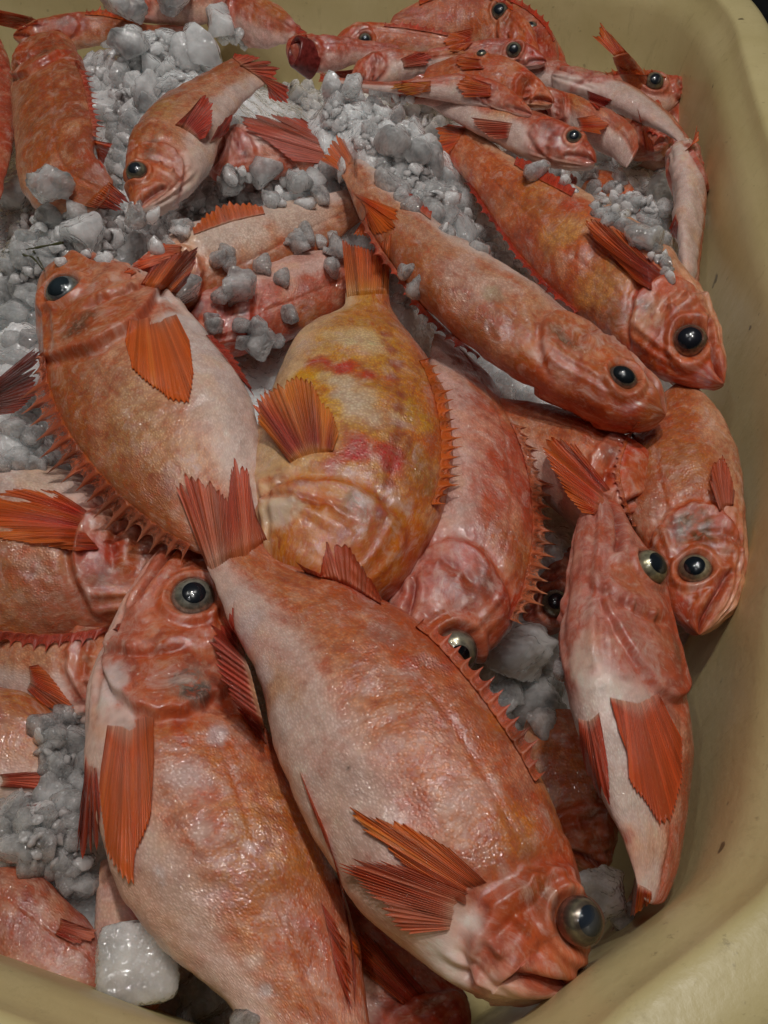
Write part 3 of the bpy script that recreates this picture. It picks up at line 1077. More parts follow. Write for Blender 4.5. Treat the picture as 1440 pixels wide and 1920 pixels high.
b16 = F_('small redfish lying on top between the speckled one and the slender white tailed one', [(935, 196, 925, 214), (895, 168, 880, 212), (835, 160, 822, 200), (775, 172, 768, 194), (735, 178, 732, 192)],
         pal='rose', tilt=.65, eye=(908, 182, 10, .3), seed=64, z=.07)
b17 = F_('pale redfish under the wide eyed one with only its flank showing', [(1105, 150, 1090, 175), (1060, 118, 1035, 172), (1000, 108, 975, 160), (940, 120, 925, 150)],
         pal='white', tilt=.7, seed=65, z=.045)
b4 = F_('pale bellied redfish with red gill folds beside the gaping one', [(650, 148, 656, 160), (685, 102, 690, 165), (740, 94, 745, 156), (790, 98, 790, 140), (850, 96, 850, 122), (900, 98, 900, 115)],
        pal='white', tilt=.7, seed=13, z=.075, bumpk=2.0)
b4b = F_('slender redfish whose thin white tail lies across the ice heap', [(1000, 205, 995, 225), (930, 152, 905, 205), (865, 138, 850, 192), (800, 146, 790, 182), (740, 153, 735, 174), (672, 150, 668, 163), (620, 142, 616, 152)],
         pal='white', tilt=.7, seed=14, z=.085)
b8t = F_('redfish sunk tail up in the far right corner', [(1250, 220, 1235, 235), (1228, 168, 1190, 190, .01), (1200, 125, 1162, 142, .045), (1176, 98, 1148, 106, .075)],
         pal='orange', tilt=.7, seed=15, z=.00)
b8 = F_('redfish in the far right corner facing the wall with a round dark eye', [(1287, 148, 1281, 160), (1258, 142, 1265, 200), (1215, 134, 1235, 222), (1170, 132, 1195, 215), (1120, 140, 1140, 195)],
        pal='rose', tilt=.7, eye=(1228, 150, 18, .5), seed=16, z=.01)
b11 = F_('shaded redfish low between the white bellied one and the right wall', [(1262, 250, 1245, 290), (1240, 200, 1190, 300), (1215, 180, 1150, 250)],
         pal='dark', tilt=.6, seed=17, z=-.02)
b7 = F_('redfish lying belly up with a bright white belly beside the right wall', [(1038, 132, 1038, 150), (1068, 122, 1050, 180), (1120, 131, 1100, 196), (1170, 148, 1140, 210), (1220, 176, 1182, 230), (1262, 212, 1228, 250), (1290, 250, 1268, 270), (1300, 275, 1282, 284)],
        pal='white', tilt=.6, roll=-50, seed=18, z=.045)
b6 = F_('redfish with a dusky striped back and red fin facing the far ice', [(984, 192, 990, 205), (1008, 166, 1020, 230), (1060, 172, 1060, 245), (1110, 192, 1110, 278), (1160, 214, 1150, 296), (1190, 240, 1165, 308), (1198, 278, 1175, 315)],
        pal='white', tilt=.6, eye=(1019, 176, 11, .4), seed=19, z=.05)
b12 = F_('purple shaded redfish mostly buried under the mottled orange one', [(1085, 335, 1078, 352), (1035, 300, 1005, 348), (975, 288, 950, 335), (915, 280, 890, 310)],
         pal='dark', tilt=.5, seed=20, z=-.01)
b5 = F_('redfish with dark slit eye and white shoulder pointing at the right ice patch', [(1122, 292, 1110, 318), (1092, 250, 1060, 316), (1042, 224, 1000, 303), (980, 203, 935, 272), (910, 180, 870, 237), (850, 168, 812, 202), (798, 160, 778, 182)],
        pal='white', tilt=.6, roll=0, eye=(1075, 255, 16, .2), seed=21, z=.065)
b10 = F_('redfish fragment showing orange flank through the ice near the right wall', [(1212, 412, 1195, 428), (1196, 368, 1160, 418), (1160, 328, 1120, 385), (1118, 318, 1088, 352)],
          pal='orange', tilt=.5, seed=22, z=.00)
b9 = F_('narrow redfish hanging down the right wall with its white throat up', [(1300, 270, 1284, 271), (1322, 312, 1252, 316), (1328, 352, 1256, 352), (1326, 400, 1262, 400), (1320, 450, 1262, 450), (1313, 500, 1274, 500), (1306, 545, 1284, 545)],
        pal='white', tilt=.6, roll=-65, seed=23, z=.03, bumpk=2.0)
# --- upper left
t2 = F_('redfish cut by the photo edge beside the spiny curled one', [(0, 70, -18, 75), (16, 108, -50, 120), (27, 170, -70, 190), (25, 260, -70, 270), (12, 330, -60, 340), (-5, 395, -40, 395)],
        pal='rose', tilt=.5, seed=24, z=.03)
t1 = F_('curled spiny backed redfish with its tail swung to the right, by the ice heap', [(92, 80, 62, 84), (128, 92, 32, 102), (155, 128, 20, 140), (172, 180, 18, 205), (184, 240, 20, 275), (186, 282, 32, 330), (186, 308, 60, 368), (198, 328, 100, 386), (212, 345, 150, 386), (222, 356, 176, 387)],
        pal='brown', tilt=.45, roll=25, seed=25, z=.06, hero=True, bumpk=1.3)
v_ = F_('pale redfish half hidden between the curled head down one and the ice', [(400, 338, 392, 290), (445, 338, 418, 246), (505, 334, 470, 236), (565, 328, 545, 246), (620, 312, 612, 262), (675, 300, 675, 282)],
        pal='white', tilt=.5, seed=26, z=.025)
u_ = F_('head down redfish with a black eye and raised red fin by the ice heap', [(246, 398, 268, 400), (237, 350, 312, 388), (235, 308, 358, 358), (244, 268, 392, 318), (264, 228, 412, 268), (300, 190, 425, 232), (345, 160, 444, 206), (390, 136, 465, 184), (430, 114, 490, 164), (455, 104, 508, 150)],
        pal='tan', tilt=.5, eye=(256, 322, 21, .3), gill=(335, 292), seed=27, z=.085, hero=True,
        blobs=[(300, 200, 40, (.45, .33, .13), .7), (380, 330, 40, (.72, .60, .52), .6), (288, 265, 14, (.05, .05, .05), .7)])
s_ = F_('redfish entering from the photo edge with only a pink tail showing', [(-330, 900, -340, 950), (-250, 850, -270, 980), (-150, 800, -170, 930), (-60, 752, -72, 832), (-12, 728, -15, 778)],
        pal='rose', tilt=.4, seed=28, z=.02)
x_ = F_('pink redfish under scattered ice beside the banded yellow one', [(330, 650, 325, 600), (400, 668, 368, 560), (480, 655, 450, 515), (560, 628, 540, 488), (625, 595, 612, 472), (690, 545, 678, 465), (730, 520, 725, 480)],
        pal='rose', tilt=.35, seed=29, z=-.01, hero=True)
w_ = F_('cream bellied redfish lying under the tail of the long diagonal one', [(195, 600, 188, 570), (255, 612, 222, 535), (320, 600, 272, 488), (390, 580, 330, 445), (460, 548, 392, 424), (540, 508, 462, 404), (610, 462, 542, 387), (660, 424, 612, 370), (700, 398, 660, 358)],
        pal='tan', tilt=.4, seed=30, z=.02, hero=True, roll=-12,
        blobs=[(400, 445, 60, (.74, .66, .56), .9), (470, 425, 60, (.76, .68, .58), .9), (540, 400, 50, (.74, .66, .56), .9), (600, 385, 40, (.74, .62, .52), .8), (330, 480, 50, (.65, .42, .22), .5)])
# --- right side
h_ = F_('large mottled orange redfish with a big black eye against the right wall', [(1352, 732, 1362, 706), (1295, 722, 1360, 662), (1230, 702, 1342, 598), (1168, 664, 1300, 524), (1098, 608, 1240, 458), (1028, 545, 1160, 402), (968, 480, 1080, 357), (920, 410, 1003, 322), (884, 355, 946, 285), (858, 318, 906, 250), (838, 290, 872, 232)],
        pal='orange', tilt=.4, eye=(1294, 638, 35, .22, (.26, .10, .07), (.020, .022, .032), .62), gill=(1195, 560), seed=31, z=.035, hero=True, bumpk=1.3,
        blobs=[(1060, 440, 50, (.70, .42, .18), .8), (1120, 540, 50, (.66, .38, .16), .8), (1010, 390, 30, (.35, .16, .06), .6), (1180, 520, 40, (.70, .30, .10), .6), (1200, 600, 45, (.68, .45, .30), .6),
               (1150, 590, 30, (.30, .14, .07), .7), (1080, 380, 30, (.55, .08, .03), .7), (1260, 560, 35, (.60, .35, .24), .5), (940, 380, 35, (.42, .16, .06), .6), (1205, 570, 16, (.10, .07, .04), .8)])
k_ = F_('pale flanked redfish tucked below the snout of the long diagonal one', [(1235, 935, 1215, 965), (1222, 862, 1160, 1000), (1176, 822, 1100, 1000), (1112, 788, 1040, 950), (1042, 764, 975, 880), (978, 754, 930, 825), (925, 745, 900, 785)],
        pal='pink', tilt=.4, seed=32, z=.005, hero=True)
i_ = F_('redfish head down at the right wall with a gold ringed eye', [(1300, 1190, 1322, 1190), (1255, 1152, 1372, 1148), (1228, 1082, 1397, 1070), (1200, 1020, 1400, 980), (1170, 950, 1392, 900), (1155, 882, 1372, 822), (1175, 825, 1340, 765), (1215, 772, 1305, 728), (1240, 742, 1288, 705)],
        pal='brown', tilt=.4, eye=(1303, 1066, 32, .45, (.50, .44, .30), (.010, .016, .024), .60), gill=(1275, 950), seed=33, z=.012, hero=True,
        blobs=[(1300, 985, 34, (.09, .07, .035), .85), (1215, 970, 34, (.60, .40, .30), .6), (1200, 850, 50, (.42, .20, .08), .6), (1290, 860, 50, (.42, .22, .09), .5)])
b18 = F_('dark redfish added to fill in the shade between the front head and the near right rim', [(990, 1905, 985, 1935), (1060, 1850, 1050, 1925), (1130, 1770, 1130, 1860), (1180, 1680, 1200, 1770), (1210, 1610, 1240, 1670), (1220, 1560, 1245, 1580)],
          pal='dark', tilt=.3, seed=66, z=-.10)  # added fish, its dark skin paints the black shade of this gap
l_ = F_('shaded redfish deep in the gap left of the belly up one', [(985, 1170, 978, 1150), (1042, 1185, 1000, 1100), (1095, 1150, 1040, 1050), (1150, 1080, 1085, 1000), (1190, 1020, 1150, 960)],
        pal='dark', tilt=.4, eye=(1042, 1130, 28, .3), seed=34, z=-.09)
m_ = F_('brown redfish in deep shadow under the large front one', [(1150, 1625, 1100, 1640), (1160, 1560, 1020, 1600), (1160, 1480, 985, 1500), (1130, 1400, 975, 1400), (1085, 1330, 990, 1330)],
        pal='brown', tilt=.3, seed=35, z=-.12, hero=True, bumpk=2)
f_ = F_('long arched redfish with a translucent spiny fin, right of the banded one', [(748, 1218, 738, 1192), (800, 1248, 722, 1150), (868, 1248, 730, 1108), (935, 1205, 760, 1060), (980, 1130, 782, 990), (1002, 1040, 795, 915), (1005, 950, 800, 835), (988, 858, 800, 750), (955, 778, 800, 690), (915, 705, 808, 650), (862, 650, 815, 622)],
        pal='rose', hk=.7, tilt=.35, eye=(856, 1222, 42, .45, (.50, .44, .33), (.006, .007, .01), .48), gill=(850, 1015), seed=36, z=-.005, hero=True,
        blobs=[(880, 1100, 40, (.20, .05, .03), .6), (830, 1160, 45, (.42, .13, .05), .6), (900, 800, 50, (.60, .30, .22), .6)])
g_ = F_('long slim redfish lying diagonally with its tail at the central ice', [(1242, 790, 1254, 768), (1218, 806, 1246, 738), (1150, 806, 1208, 690), (1060, 770, 1140, 632), (960, 718, 1050, 562), (880, 662, 960, 498), (800, 592, 870, 438), (742, 512, 790, 384), (695, 440, 732, 334), (657, 362, 692, 300), (636, 322, 668, 284)],
        pal='tan', tilt=.4, roll=30, eye=(1168, 704, 31, .08, (.22, .20, .17), (.016, .022, .028), .70, .8), gill=(1022, 668), seed=37, z=.055, hero=True, wf=1.05,
        blobs=[(860, 500, 55, (.72, .60, .52), .7), (930, 540, 50, (.70, .58, .50), .6), (800, 440, 40, (.64, .46, .36), .6), (1055, 640, 26, (.09, .08, .05), .7), (920, 545, 24, (.36, .36, .24), .6),
               (850, 620, 45, (.42, .26, .20), .6), (950, 640, 40, (.55, .26, .16), .5), (1170, 770, 50, (.34, .06, .03), .7), (1080, 740, 45, (.32, .07, .035), .6), (990, 700, 40, (.36, .09, .04), .5)])
# --- left side and bottom, low
q_ = F_('shaded redfish between the left ice and the head up one, orange fin down', [(265, 1240, 258, 1300), (232, 1168, 205, 1345), (150, 1150, 130, 1360), (70, 1160, 55, 1330), (0, 1175, -20, 1285), (-80, 1185, -90, 1250)],
        pal='tan', tilt=.3, seed=38, z=-.06, hero=True)
r_ = F_('glistening redfish sunk in slush at the photo edge above the left ice', [(-200, 1330, -200, 1400), (-100, 1285, -120, 1480), (0, 1290, -20, 1505), (80, 1320, 60, 1505), (130, 1370, 115, 1480), (150, 1410, 140, 1450)],
        pal='tan', tilt=.3, seed=39, z=-.055)
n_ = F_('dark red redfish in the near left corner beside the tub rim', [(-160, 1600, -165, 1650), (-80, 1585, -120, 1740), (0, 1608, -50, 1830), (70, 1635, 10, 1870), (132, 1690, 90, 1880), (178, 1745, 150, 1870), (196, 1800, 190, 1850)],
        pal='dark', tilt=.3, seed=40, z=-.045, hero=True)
o_ = F_('narrow pink redfish standing between the frosty ice lump and the head up one', [(250, 1940, 200, 1940), (310, 1870, 182, 1860), (315, 1780, 178, 1770), (295, 1700, 180, 1700), (262, 1640, 184, 1650), (232, 1600, 190, 1612)],
        pal='rose', tilt=.3, seed=41, z=-.055)
p_ = F_('redfish at the bottom under the large front one with its mouth down', [(886, 1965, 850, 1995), (885, 1890, 745, 2000), (858, 1840, 640, 1965), (795, 1785, 600, 1880), (722, 1728, 585, 1800), (662, 1680, 585, 1730), (620, 1640, 590, 1680)],
        pal='rose', tilt=.3, seed=42, z=-.055, hero=True, bumpk=1.5)
d_ = F_('redfish entering from the photo edge with a broad orange and red side fin', [(410, 1095, 405, 1060), (365, 1130, 372, 1018), (282, 1162, 322, 985), (200, 1188, 232, 935), (100, 1205, 130, 888), (0, 1200, 30, 868), (-120, 1175, -80, 878), (-230, 1125, -200, 928), (-320, 1075, -310, 980)],
        pal='tan', tilt=.35, seed=43, z=-.03, hero=True,
        blobs=[(250, 950, 60, (.66, .44, .24), .7), (60, 900, 60, (.68, .58, .46), .7), (120, 1130, 70, (.42, .22, .17), .6), (60, 1060, 40, (.60, .45, .36), .6), (180, 1030, 35, (.45, .05, .04), .7)])
e_ = F_('banded cream yellow redfish with red bars and its tail pointing up', [(560, 1135, 530, 1112), (640, 1150, 492, 1060), (722, 1125, 474, 990), (792, 1040, 466, 930), (836, 940, 470, 870), (850, 850, 488, 795), (838, 762, 520, 718), (806, 685, 548, 648), (758, 615, 596, 602), (734, 575, 643, 575), (730, 538, 648, 545)],
        pal='banded', tilt=.35, eye=None, gill=(640, 905), seed=44, z=.025, hero=True, bumpk=.6, hk=.5, mouth=False,
        blobs=[(660, 640, 55, (.76, .66, .42), .8), (600, 690, 45, (.76, .64, .38), .8), (650, 688, 36, (.50, .06, .02), 1), (605, 680, 28, (.50, .06, .02), 1), (700, 702, 32, (.50, .06, .02), 1), (650, 755, 50, (.76, .70, .54), .9), (700, 790, 45, (.74, .68, .52), .8), (670, 852, 40, (.46, .04, .015), 1), (620, 862, 32, (.46, .04, .015), 1), (730, 858, 36, (.46, .04, .015), 1), (560, 740, 35, (.74, .40, .05), .9), (570, 700, 30, (.76, .42, .05), .9),
               (780, 780, 40, (.58, .40, .12), .7), (790, 700, 35, (.52, .30, .12), .7), (790, 880, 45, (.36, .26, .13), .6), (600, 760, 35, (.72, .44, .08), .8), (520, 960, 40, (.74, .68, .54), .85), (740, 960, 40, (.48, .24, .10), .6),
               (665, 940, 30, (.14, .08, .04), .85), (620, 940, 24, (.55, .18, .05), .7), (560, 1000, 25, (.58, .22, .05), .7), (722, 628, 15, (.24, .045, .03), .8), (734, 655, 15, (.24, .045, .03), .8), (741, 682, 15, (.24, .045, .03), .8), (744, 710, 15, (.24, .045, .03), .8), (746, 738, 15, (.24, .045, .03), .8), (746, 766, 15, (.24, .045, .03), .8), (746, 794, 15, (.24, .045, .03), .8), (744, 822, 15, (.24, .045, .03), .8), (742, 850, 15, (.24, .045, .03), .8), (738, 878, 15, (.24, .045, .03), .8), (730, 906, 15, (.24, .045, .03), .8), (720, 934, 15, (.24, .045, .03), .8), (706, 960, 15, (.24, .045, .03), .8), (600, 730, 40, (.76, .40, .04), .9), (510, 900, 35, (.46, .05, .02), .8), (690, 900, 40, (.60, .24, .04), .8), (800, 800, 40, (.60, .34, .05), .8), (640, 720, 26, (.76, .70, .52), .9), (725, 620, 30, (.62, .30, .08), .7), (690, 590, 35, (.60, .28, .08), .7)])
c_ = F_('pale golden redfish facing up left with a broad orange side fin', [(126, 499, 168, 494), (92, 514, 208, 504), (70, 572, 252, 520), (73, 640, 308, 545), (85, 730, 365, 600), (120, 812, 420, 665), (180, 892, 466, 730), (245, 955, 486, 800), (308, 1000, 490, 870), (368, 1030, 492, 930), (420, 1055, 500, 990)],
        pal='tan', tilt=.35, eye=(113, 541, 37, .22, (.34, .36, .36), (.030, .045, .055), .60), gill=(185, 645), seed=45, z=.04, hero=True, bumpk=.8,
        blobs=[(300, 555, 40, (.78, .74, .70), .95), (350, 600, 35, (.76, .72, .68), .9), (385, 650, 40, (.74, .70, .66), .9), (425, 710, 40, (.70, .64, .60), .8), (450, 780, 40, (.66, .56, .50), .7), (280, 770, 80, (.66, .50, .30), .6), (330, 860, 50, (.62, .44, .26), .5), (220, 840, 60, (.46, .26, .12), .5), (150, 620, 25, (.10, .06, .04), .75), (165, 600, 20, (.14, .08, .05), .7), (120, 700, 40, (.36, .16, .08), .6), (380, 780, 50, (.70, .60, .50), .5)])
b_ = F_('large head up redfish with glassy eye and long orange fin, next to the near rim', [(346, 1014, 318, 1018), (400, 1042, 284, 1060), (436, 1090, 236, 1130), (450, 1165, 205, 1200), (462, 1250, 170, 1282), (490, 1345, 160, 1400), (545, 1450, 175, 1535), (600, 1560, 225, 1672), (645, 1680, 290, 1762), (672, 1800, 370, 1832), (690, 1930, 450, 1912), (702, 2040, 532, 2010), (722, 2120, 622, 2100)],
        pal='pink', tilt=.3, eye=(363, 1117, 44, .22, (.52, .50, .42), (.016, .020, .028), .50), gill=(340, 1335), seed=46, z=.0, hero=True, bumpk=1.1,
        blobs=[(185, 1320, 55, (.78, .70, .64), .95), (225, 1340, 45, (.76, .66, .60), .85), (210, 1290, 35, (.78, .70, .66), .9), (350, 1290, 42, (.26, .30, .26), .8), (380, 1300, 28, (.05, .05, .045), .85), (330, 1275, 22, (.10, .07, .06), .7), (300, 1250, 22, (.56, .28, .16), .6),
               (330, 1470, 40, (.66, .58, .56), .7), (410, 1380, 24, (.70, .66, .66), .8), (300, 1650, 22, (.76, .70, .68), .85), (265, 1700, 60, (.72, .52, .42), .7), (470, 1590, 16, (.76, .70, .68), .8), (480, 1790, 26, (.72, .62, .54), .7), (500, 1860, 20, (.66, .66, .66), .8),
               (380, 1560, 22, (.74, .66, .60), .7), (460, 1450, 60, (.55, .20, .12), .5), (560, 1700, 60, (.48, .16, .07), .5), (430, 1700, 80, (.58, .26, .14), .5), (290, 1150, 45, (.50, .17, .10), .5), (420, 1880, 50, (.70, .58, .50), .6)])
a_ = F_('largest front redfish lying diagonally on top with its head in the near right corner', [(1080, 1838, 1046, 1866), (1106, 1788, 962, 1880), (1100, 1700, 900, 1866), (1080, 1612, 815, 1822), (1050, 1535, 700, 1732), (1000, 1430, 600, 1592), (905, 1290, 530, 1442), (792, 1172, 488, 1292), (645, 1090, 440, 1180), (560, 1058, 408, 1110), (498, 1008, 384, 1056)],
        pal='pink', tilt=.35, eye=(1074, 1728, 45, .70, (.20, .15, .11), (.030, .042, .062), .60), gill=(930, 1680), seed=47, z=.045, hero=True, bumpk=.9,
        blobs=[(430, 1130, 28, (.76, .70, .66), .9), (460, 1190, 35, (.76, .70, .66), .9), (490, 1260, 38, (.76, .70, .66), .9), (520, 1350, 42, (.76, .68, .62), .9), (560, 1440, 45, (.74, .64, .56), .85), (610, 1540, 50, (.72, .56, .46), .8), (680, 1660, 50, (.74, .56, .46), .7), (830, 1790, 55, (.80, .74, .68), .95), (880, 1730, 30, (.80, .72, .66), .9), (790, 1750, 30, (.78, .70, .62), .8),
               (660, 1140, 40, (.34, .20, .17), .75), (720, 1190, 35, (.34, .20, .17), .7), (960, 1540, 50, (.66, .28, .06), .75), (860, 1440, 70, (.60, .22, .10), .5), (770, 1400, 60, (.62, .26, .14), .4), (1000, 1590, 28, (.24, .12, .06), .7), (1010, 1660, 34, (.24, .11, .05), .6), (700, 1300, 60, (.58, .26, .14), .5), (960, 1620, 30, (.62, .20, .12), .5),
               (950, 1720, 50, (.46, .11, .05), .6), (1000, 1780, 50, (.50, .13, .07), .6), (650, 1440, 6, (.03, .03, .02), .9)])
j_ = F_('belly up redfish with snout raised and two orange fins along the right wall', [(1146, 936, 1116, 938), (1184, 984, 1088, 985), (1236, 1050, 1070, 1070), (1266, 1140, 1056, 1170), (1290, 1240, 1050, 1260), (1306, 1340, 1068, 1350), (1309, 1430, 1095, 1440), (1296, 1530, 1130, 1532), (1284, 1605, 1166, 1600), (1262, 1665, 1186, 1660), (1242, 1696, 1200, 1694)],
        pal='white', tilt=.3, roll=-42, headall=.9, eye=(1219, 1064, 36, .60, (.50, .46, .30), (.014, .020, .028), .60), gill=(1200, 1248), seed=48, z=.045, hero=True, wf=1.15, bumpk=.9,
        blobs=[(1130, 990, 45, (.46, .16, .11), .8), (1110, 1060, 45, (.46, .15, .10), .8), (1150, 1130, 50, (.46, .16, .10), .8), (1180, 1080, 40, (.50, .18, .09), .7), (1090, 1150, 30, (.60, .30, .22), .6), (1230, 1160, 40, (.46, .15, .08), .7), (1090, 1250, 50, (.78, .66, .56), .9), (1140, 1300, 50, (.78, .72, .64), .9), (1150, 1400, 40, (.78, .74, .68), .9), (1160, 1480, 40, (.76, .70, .62), .9), (1180, 1580, 50, (.66, .40, .28), .6), (1175, 1570, 14, (.30, .10, .09), .7), (1240, 1200, 45, (.50, .20, .13), .7), (1250, 1250, 30, (.46, .14, .09), .6), (1230, 1600, 40, (.68, .50, .38), .6), (1285, 1400, 40, (.66, .40, .28), .5), (1150, 1200, 50, (.62, .30, .20), .5)])

make_bvh()

# ------------------------------------------------------------------ fins
RED, ORA, PNK, DRD, YEL = (.62, .06, .025), (.76, .19, .025), (.66, .24, .16), (.40, .03, .02), (.80, .36, .03)
if not globals().get('NOFINS'):
    # far group
    fin(z1, 'caudal_fin', [(-14, 16), (-8, 46)], [(60, 30), (82, 46), (40, 56)], 10, ORA, RED)
    edge_fin(z2, 'dorsal_fin', .35, .62, [14, 20, 8], rays=8, c0=ORA, c1=RED)
    fin(z4, 'caudal_fin', [(556, 48), (552, 78)], [(578, 62), (572, 80)], 8, RED, RED)
    edge_fin(b2b, 'dorsal_fin', .2, .7, [6, 12, 8], rays=8, c0=RED, c1=RED)
    edge_fin(b2, 'dorsal_fin', .3, .85, [10, 16, 12], rays=10, c0=ORA, c1=RED)
    fin(b2, 'pectoral_fin', [(892, 52), (888, 78)], [(840, 62), (828, 80), (845, 98), (870, 95)], 10, RED, ORA)
    edge_fin(b1b, 'dorsal_fin', .4, .85, [8, 14, 10], rays=8, c0=PNK, c1=RED)
    fin(b3, 'pectoral_fin', [(905, 112), (912, 128)], [(860, 105), (850, 118), (865, 130)], 8, RED, ORA)
    fin(b3b, 'pectoral_fin', [(925, 160), (925, 180)], [(870, 140), (850, 158), (868, 182)], 8, RED, ORA)
    fin(b4, 'pectoral_fin', [(748, 112), (752, 126)], [(785, 96), (815, 104), (800, 122)], 8, PNK, RED)
    fin(b4b, 'pectoral_fin', [(815, 152), (812, 170)], [(735, 156), (728, 164), (760, 178)], 9, ORA, YEL)
    fin(b4b, 'caudal_fin', [(622, 142), (620, 154)], [(596, 132), (600, 142), (596, 152)], 6, PNK, RED)
    fin(b8t, 'caudal_fin', [(1150, 104), (1174, 96)], [(1108, 64), (1124, 66), (1122, 36), (1152, 72)], 9, RED, ORA, slope=0)
    edge_fin(b8, 'dorsal_fin', .3, .9, [4, 12, 10], rays=8, c0=RED, c1=ORA)
    fin(b11, 'pectoral_fin', [(1210, 290), (1228, 288)], [(1198, 200), (1206, 240), (1222, 262)], 7, RED, ORA, tiplift=.02)
    fin(b7, 'pectoral_fin', [(1096, 168), (1102, 186)], [(1150, 188), (1140, 200), (1120, 206)], 8, RED, DRD)
    edge_fin(b7, 'anal_fin', .55, .8, [6, 12, 6], edge='V', rays=6, c0=PNK, c1=RED)
    fin(b7, 'caudal_fin', [(1298, 272), (1285, 282)], [(1308, 232), (1312, 262), (1300, 270)], 6, RED, ORA, tiplift=.01)
    fin(b6, 'pectoral_fin', [(1078, 222), (1082, 244)], [(1118, 216), (1145, 232), (1128, 250)], 10, RED, ORA)
    fin(b5, 'pectoral_fin', [(968, 232), (955, 258)], [(880, 218), (886, 236), (925, 262)], 10, RED, PNK)
    fin(b5, 'caudal_fin', [(802, 158), (784, 182)], [(745, 150), (758, 162), (742, 172)], 8, ORA, RED)
    fin(b9, 'pectoral_fin', [(1268, 398), (1272, 412)], [(1254, 430), (1258, 445), (1268, 450)], 6, RED, DRD)
    # upper left
    edge_fin(t1, 'dorsal_fin', .14, .66, [14, 26, 26, 24, 30, 24, 20], back=.9, rays=14, spiny=.6, c0=PNK, c1=RED, inset=.08)
    fin(t1, 'anal_fin', [(175, 262), (184, 300)], [(213, 270), (205, 282), (192, 318)], 8, ORA, RED)
    fin(t1, 'caudal_fin', [(206, 342), (160, 386)], [(240, 374), (246, 382), (228, 384), (236, 398), (205, 394)], 14, ORA, RED, rag=.12)
    fin(u_, 'pectoral_fin', [(326, 236), (372, 262)], [(355, 208), (382, 174), (400, 190), (398, 235), (385, 258)], 20, DRD, RED, rag=.03, spiny=0, tiplift=.004)
    fin(u_, 'pelvic_fin', [(392, 270), (410, 262)], [(410, 235), (436, 210), (440, 222), (425, 250)], 8, DRD, RED, tiplift=.006)
    fin(u_, 'caudal_fin', [(436, 108), (500, 156)], [(440, 98), (500, 108), (530, 130), (520, 148), (550, 170), (545, 195), (505, 190)], 18, PNK, RED, rag=.12)
    fin(v_, 'pelvic_fin', [(640, 270), (620, 308)], [(560, 222), (510, 212), (445, 210), (455, 235), (500, 268), (545, 300)], 18, (0.640, 0.198, 0.142), (0.589, 0.154, 0.123), rag=.05, tiplift=.004)
    fin(s_, 'caudal_fin', [(-20, 724), (-20, 780)], [(66, 645), (78, 660), (70, 695), (76, 735), (30, 775)], 18, PNK, (0.640, 0.143, 0.095), rag=.06)
    # creamy one under the ice
    edge_fin(w_, 'anal_fin', .38, .66, [8, 34, 40, 30, 12], edge='V', back=.5, rays=12, spiny=.2, c0=PNK, c1=ORA, inset=.06)
    fin(w_, 'pelvic_fin', [(345, 462), (352, 478)], [(300, 455), (262, 480), (228, 512), (242, 520), (290, 492)], 12, (0.704, 0.242, 0.133), (0.768, 0.143, 0.038))
    fin(w_, 'pectoral_fin', [(262, 536), (330, 552)], [(285, 500), (330, 470), (372, 462), (365, 495), (350, 530)], 16, ORA, (0.333, 0.033, 0.019), rag=.03)
    fin(w_, 'caudal_fin', [(664, 362), (692, 396)], [(752, 395), (745, 430), (722, 438), (690, 448), (660, 440)], 16, RED, ORA)
    # right
    fin(h_, 'pectoral_fin', [(1246, 512), (1225, 545)], [(1170, 438), (1108, 408), (1092, 416), (1110, 445), (1150, 485), (1190, 525)], 26, (0.461, 0.044, 0.028), ORA, rag=.02, spiny=0, curve=-.06)
    edge_fin(h_, 'anal_fin', .58, .78, [6, 18, 24, 10], edge='V', back=1.0, rays=10, spiny=.15, c0=RED, c1=RED, inset=.10)
    edge_fin(h_, 'dorsal_fin', .36, .86, [8, 14, 14, 10, 18, 10], back=1.1, rays=15, spiny=.5, c0=DRD, c1=RED, inset=.05)
    fin(h_, 'caudal_fin', [(845, 285), (872, 238)], [(812, 330), (806, 292), (800, 275), (820, 262), (812, 240), (836, 232)], 14, RED, ORA, rag=.12)
    edge_fin(g_, 'dorsal_fin', .36, .84, [8, 18, 20, 16, 22, 12], back=1.0, rays=15, spiny=.5, c0=PNK, c1=RED, inset=.05)
    fin(g_, 'caudal_fin', [(640, 322), (670, 284)], [(590, 292), (606, 290), (612, 272), (628, 248), (640, 256), (664, 278)], 14, PNK, ORA, rag=.12)
    edge_fin(g_, 'anal_fin', .62, .76, [6, 14, 10], edge='V', back=1.0, rays=7, spiny=.2, c0=PNK, c1=RED)
    fin(k_, 'pectoral_fin', [(1150, 925), (1118, 965)], [(1075, 830), (1030, 812), (1010, 830), (1030, 880), (1062, 930), (1090, 960)], 22, RED, ORA, rag=.05)
    fin(i_, 'pectoral_fin', [(1352, 965), (1375, 950)], [(1330, 900), (1338, 865), (1350, 850), (1368, 880), (1378, 920)], 14, PNK, (0.640, 0.132, 0.048), rag=.04)
    edge_fin(i_, 'dorsal_fin', .42, .88, [6, 10, 10, 8], back=.6, rays=14, spiny=.4, c0=ORA, c1=PNK, inset=.04)
    edge_fin(f_, 'dorsal_fin', .20, .76, [34, 46, 52, 50, 44, 40, 26], back=.35, rays=17, spiny=.5, c0=(0.640, 0.176, 0.076), c1=(0.768, 0.374, 0.209), inset=.05, opaque=.15)
    # banded
    fin(e_, 'caudal_fin', [(650, 548), (729, 542)], [(640, 440), (655, 452), (690, 462), (720, 448), (733, 432)], 20, (0.742, 0.286, 0.067), (0.742, 0.154, 0.028), rag=.05, blend0=(0.742, 0.352, 0.095))
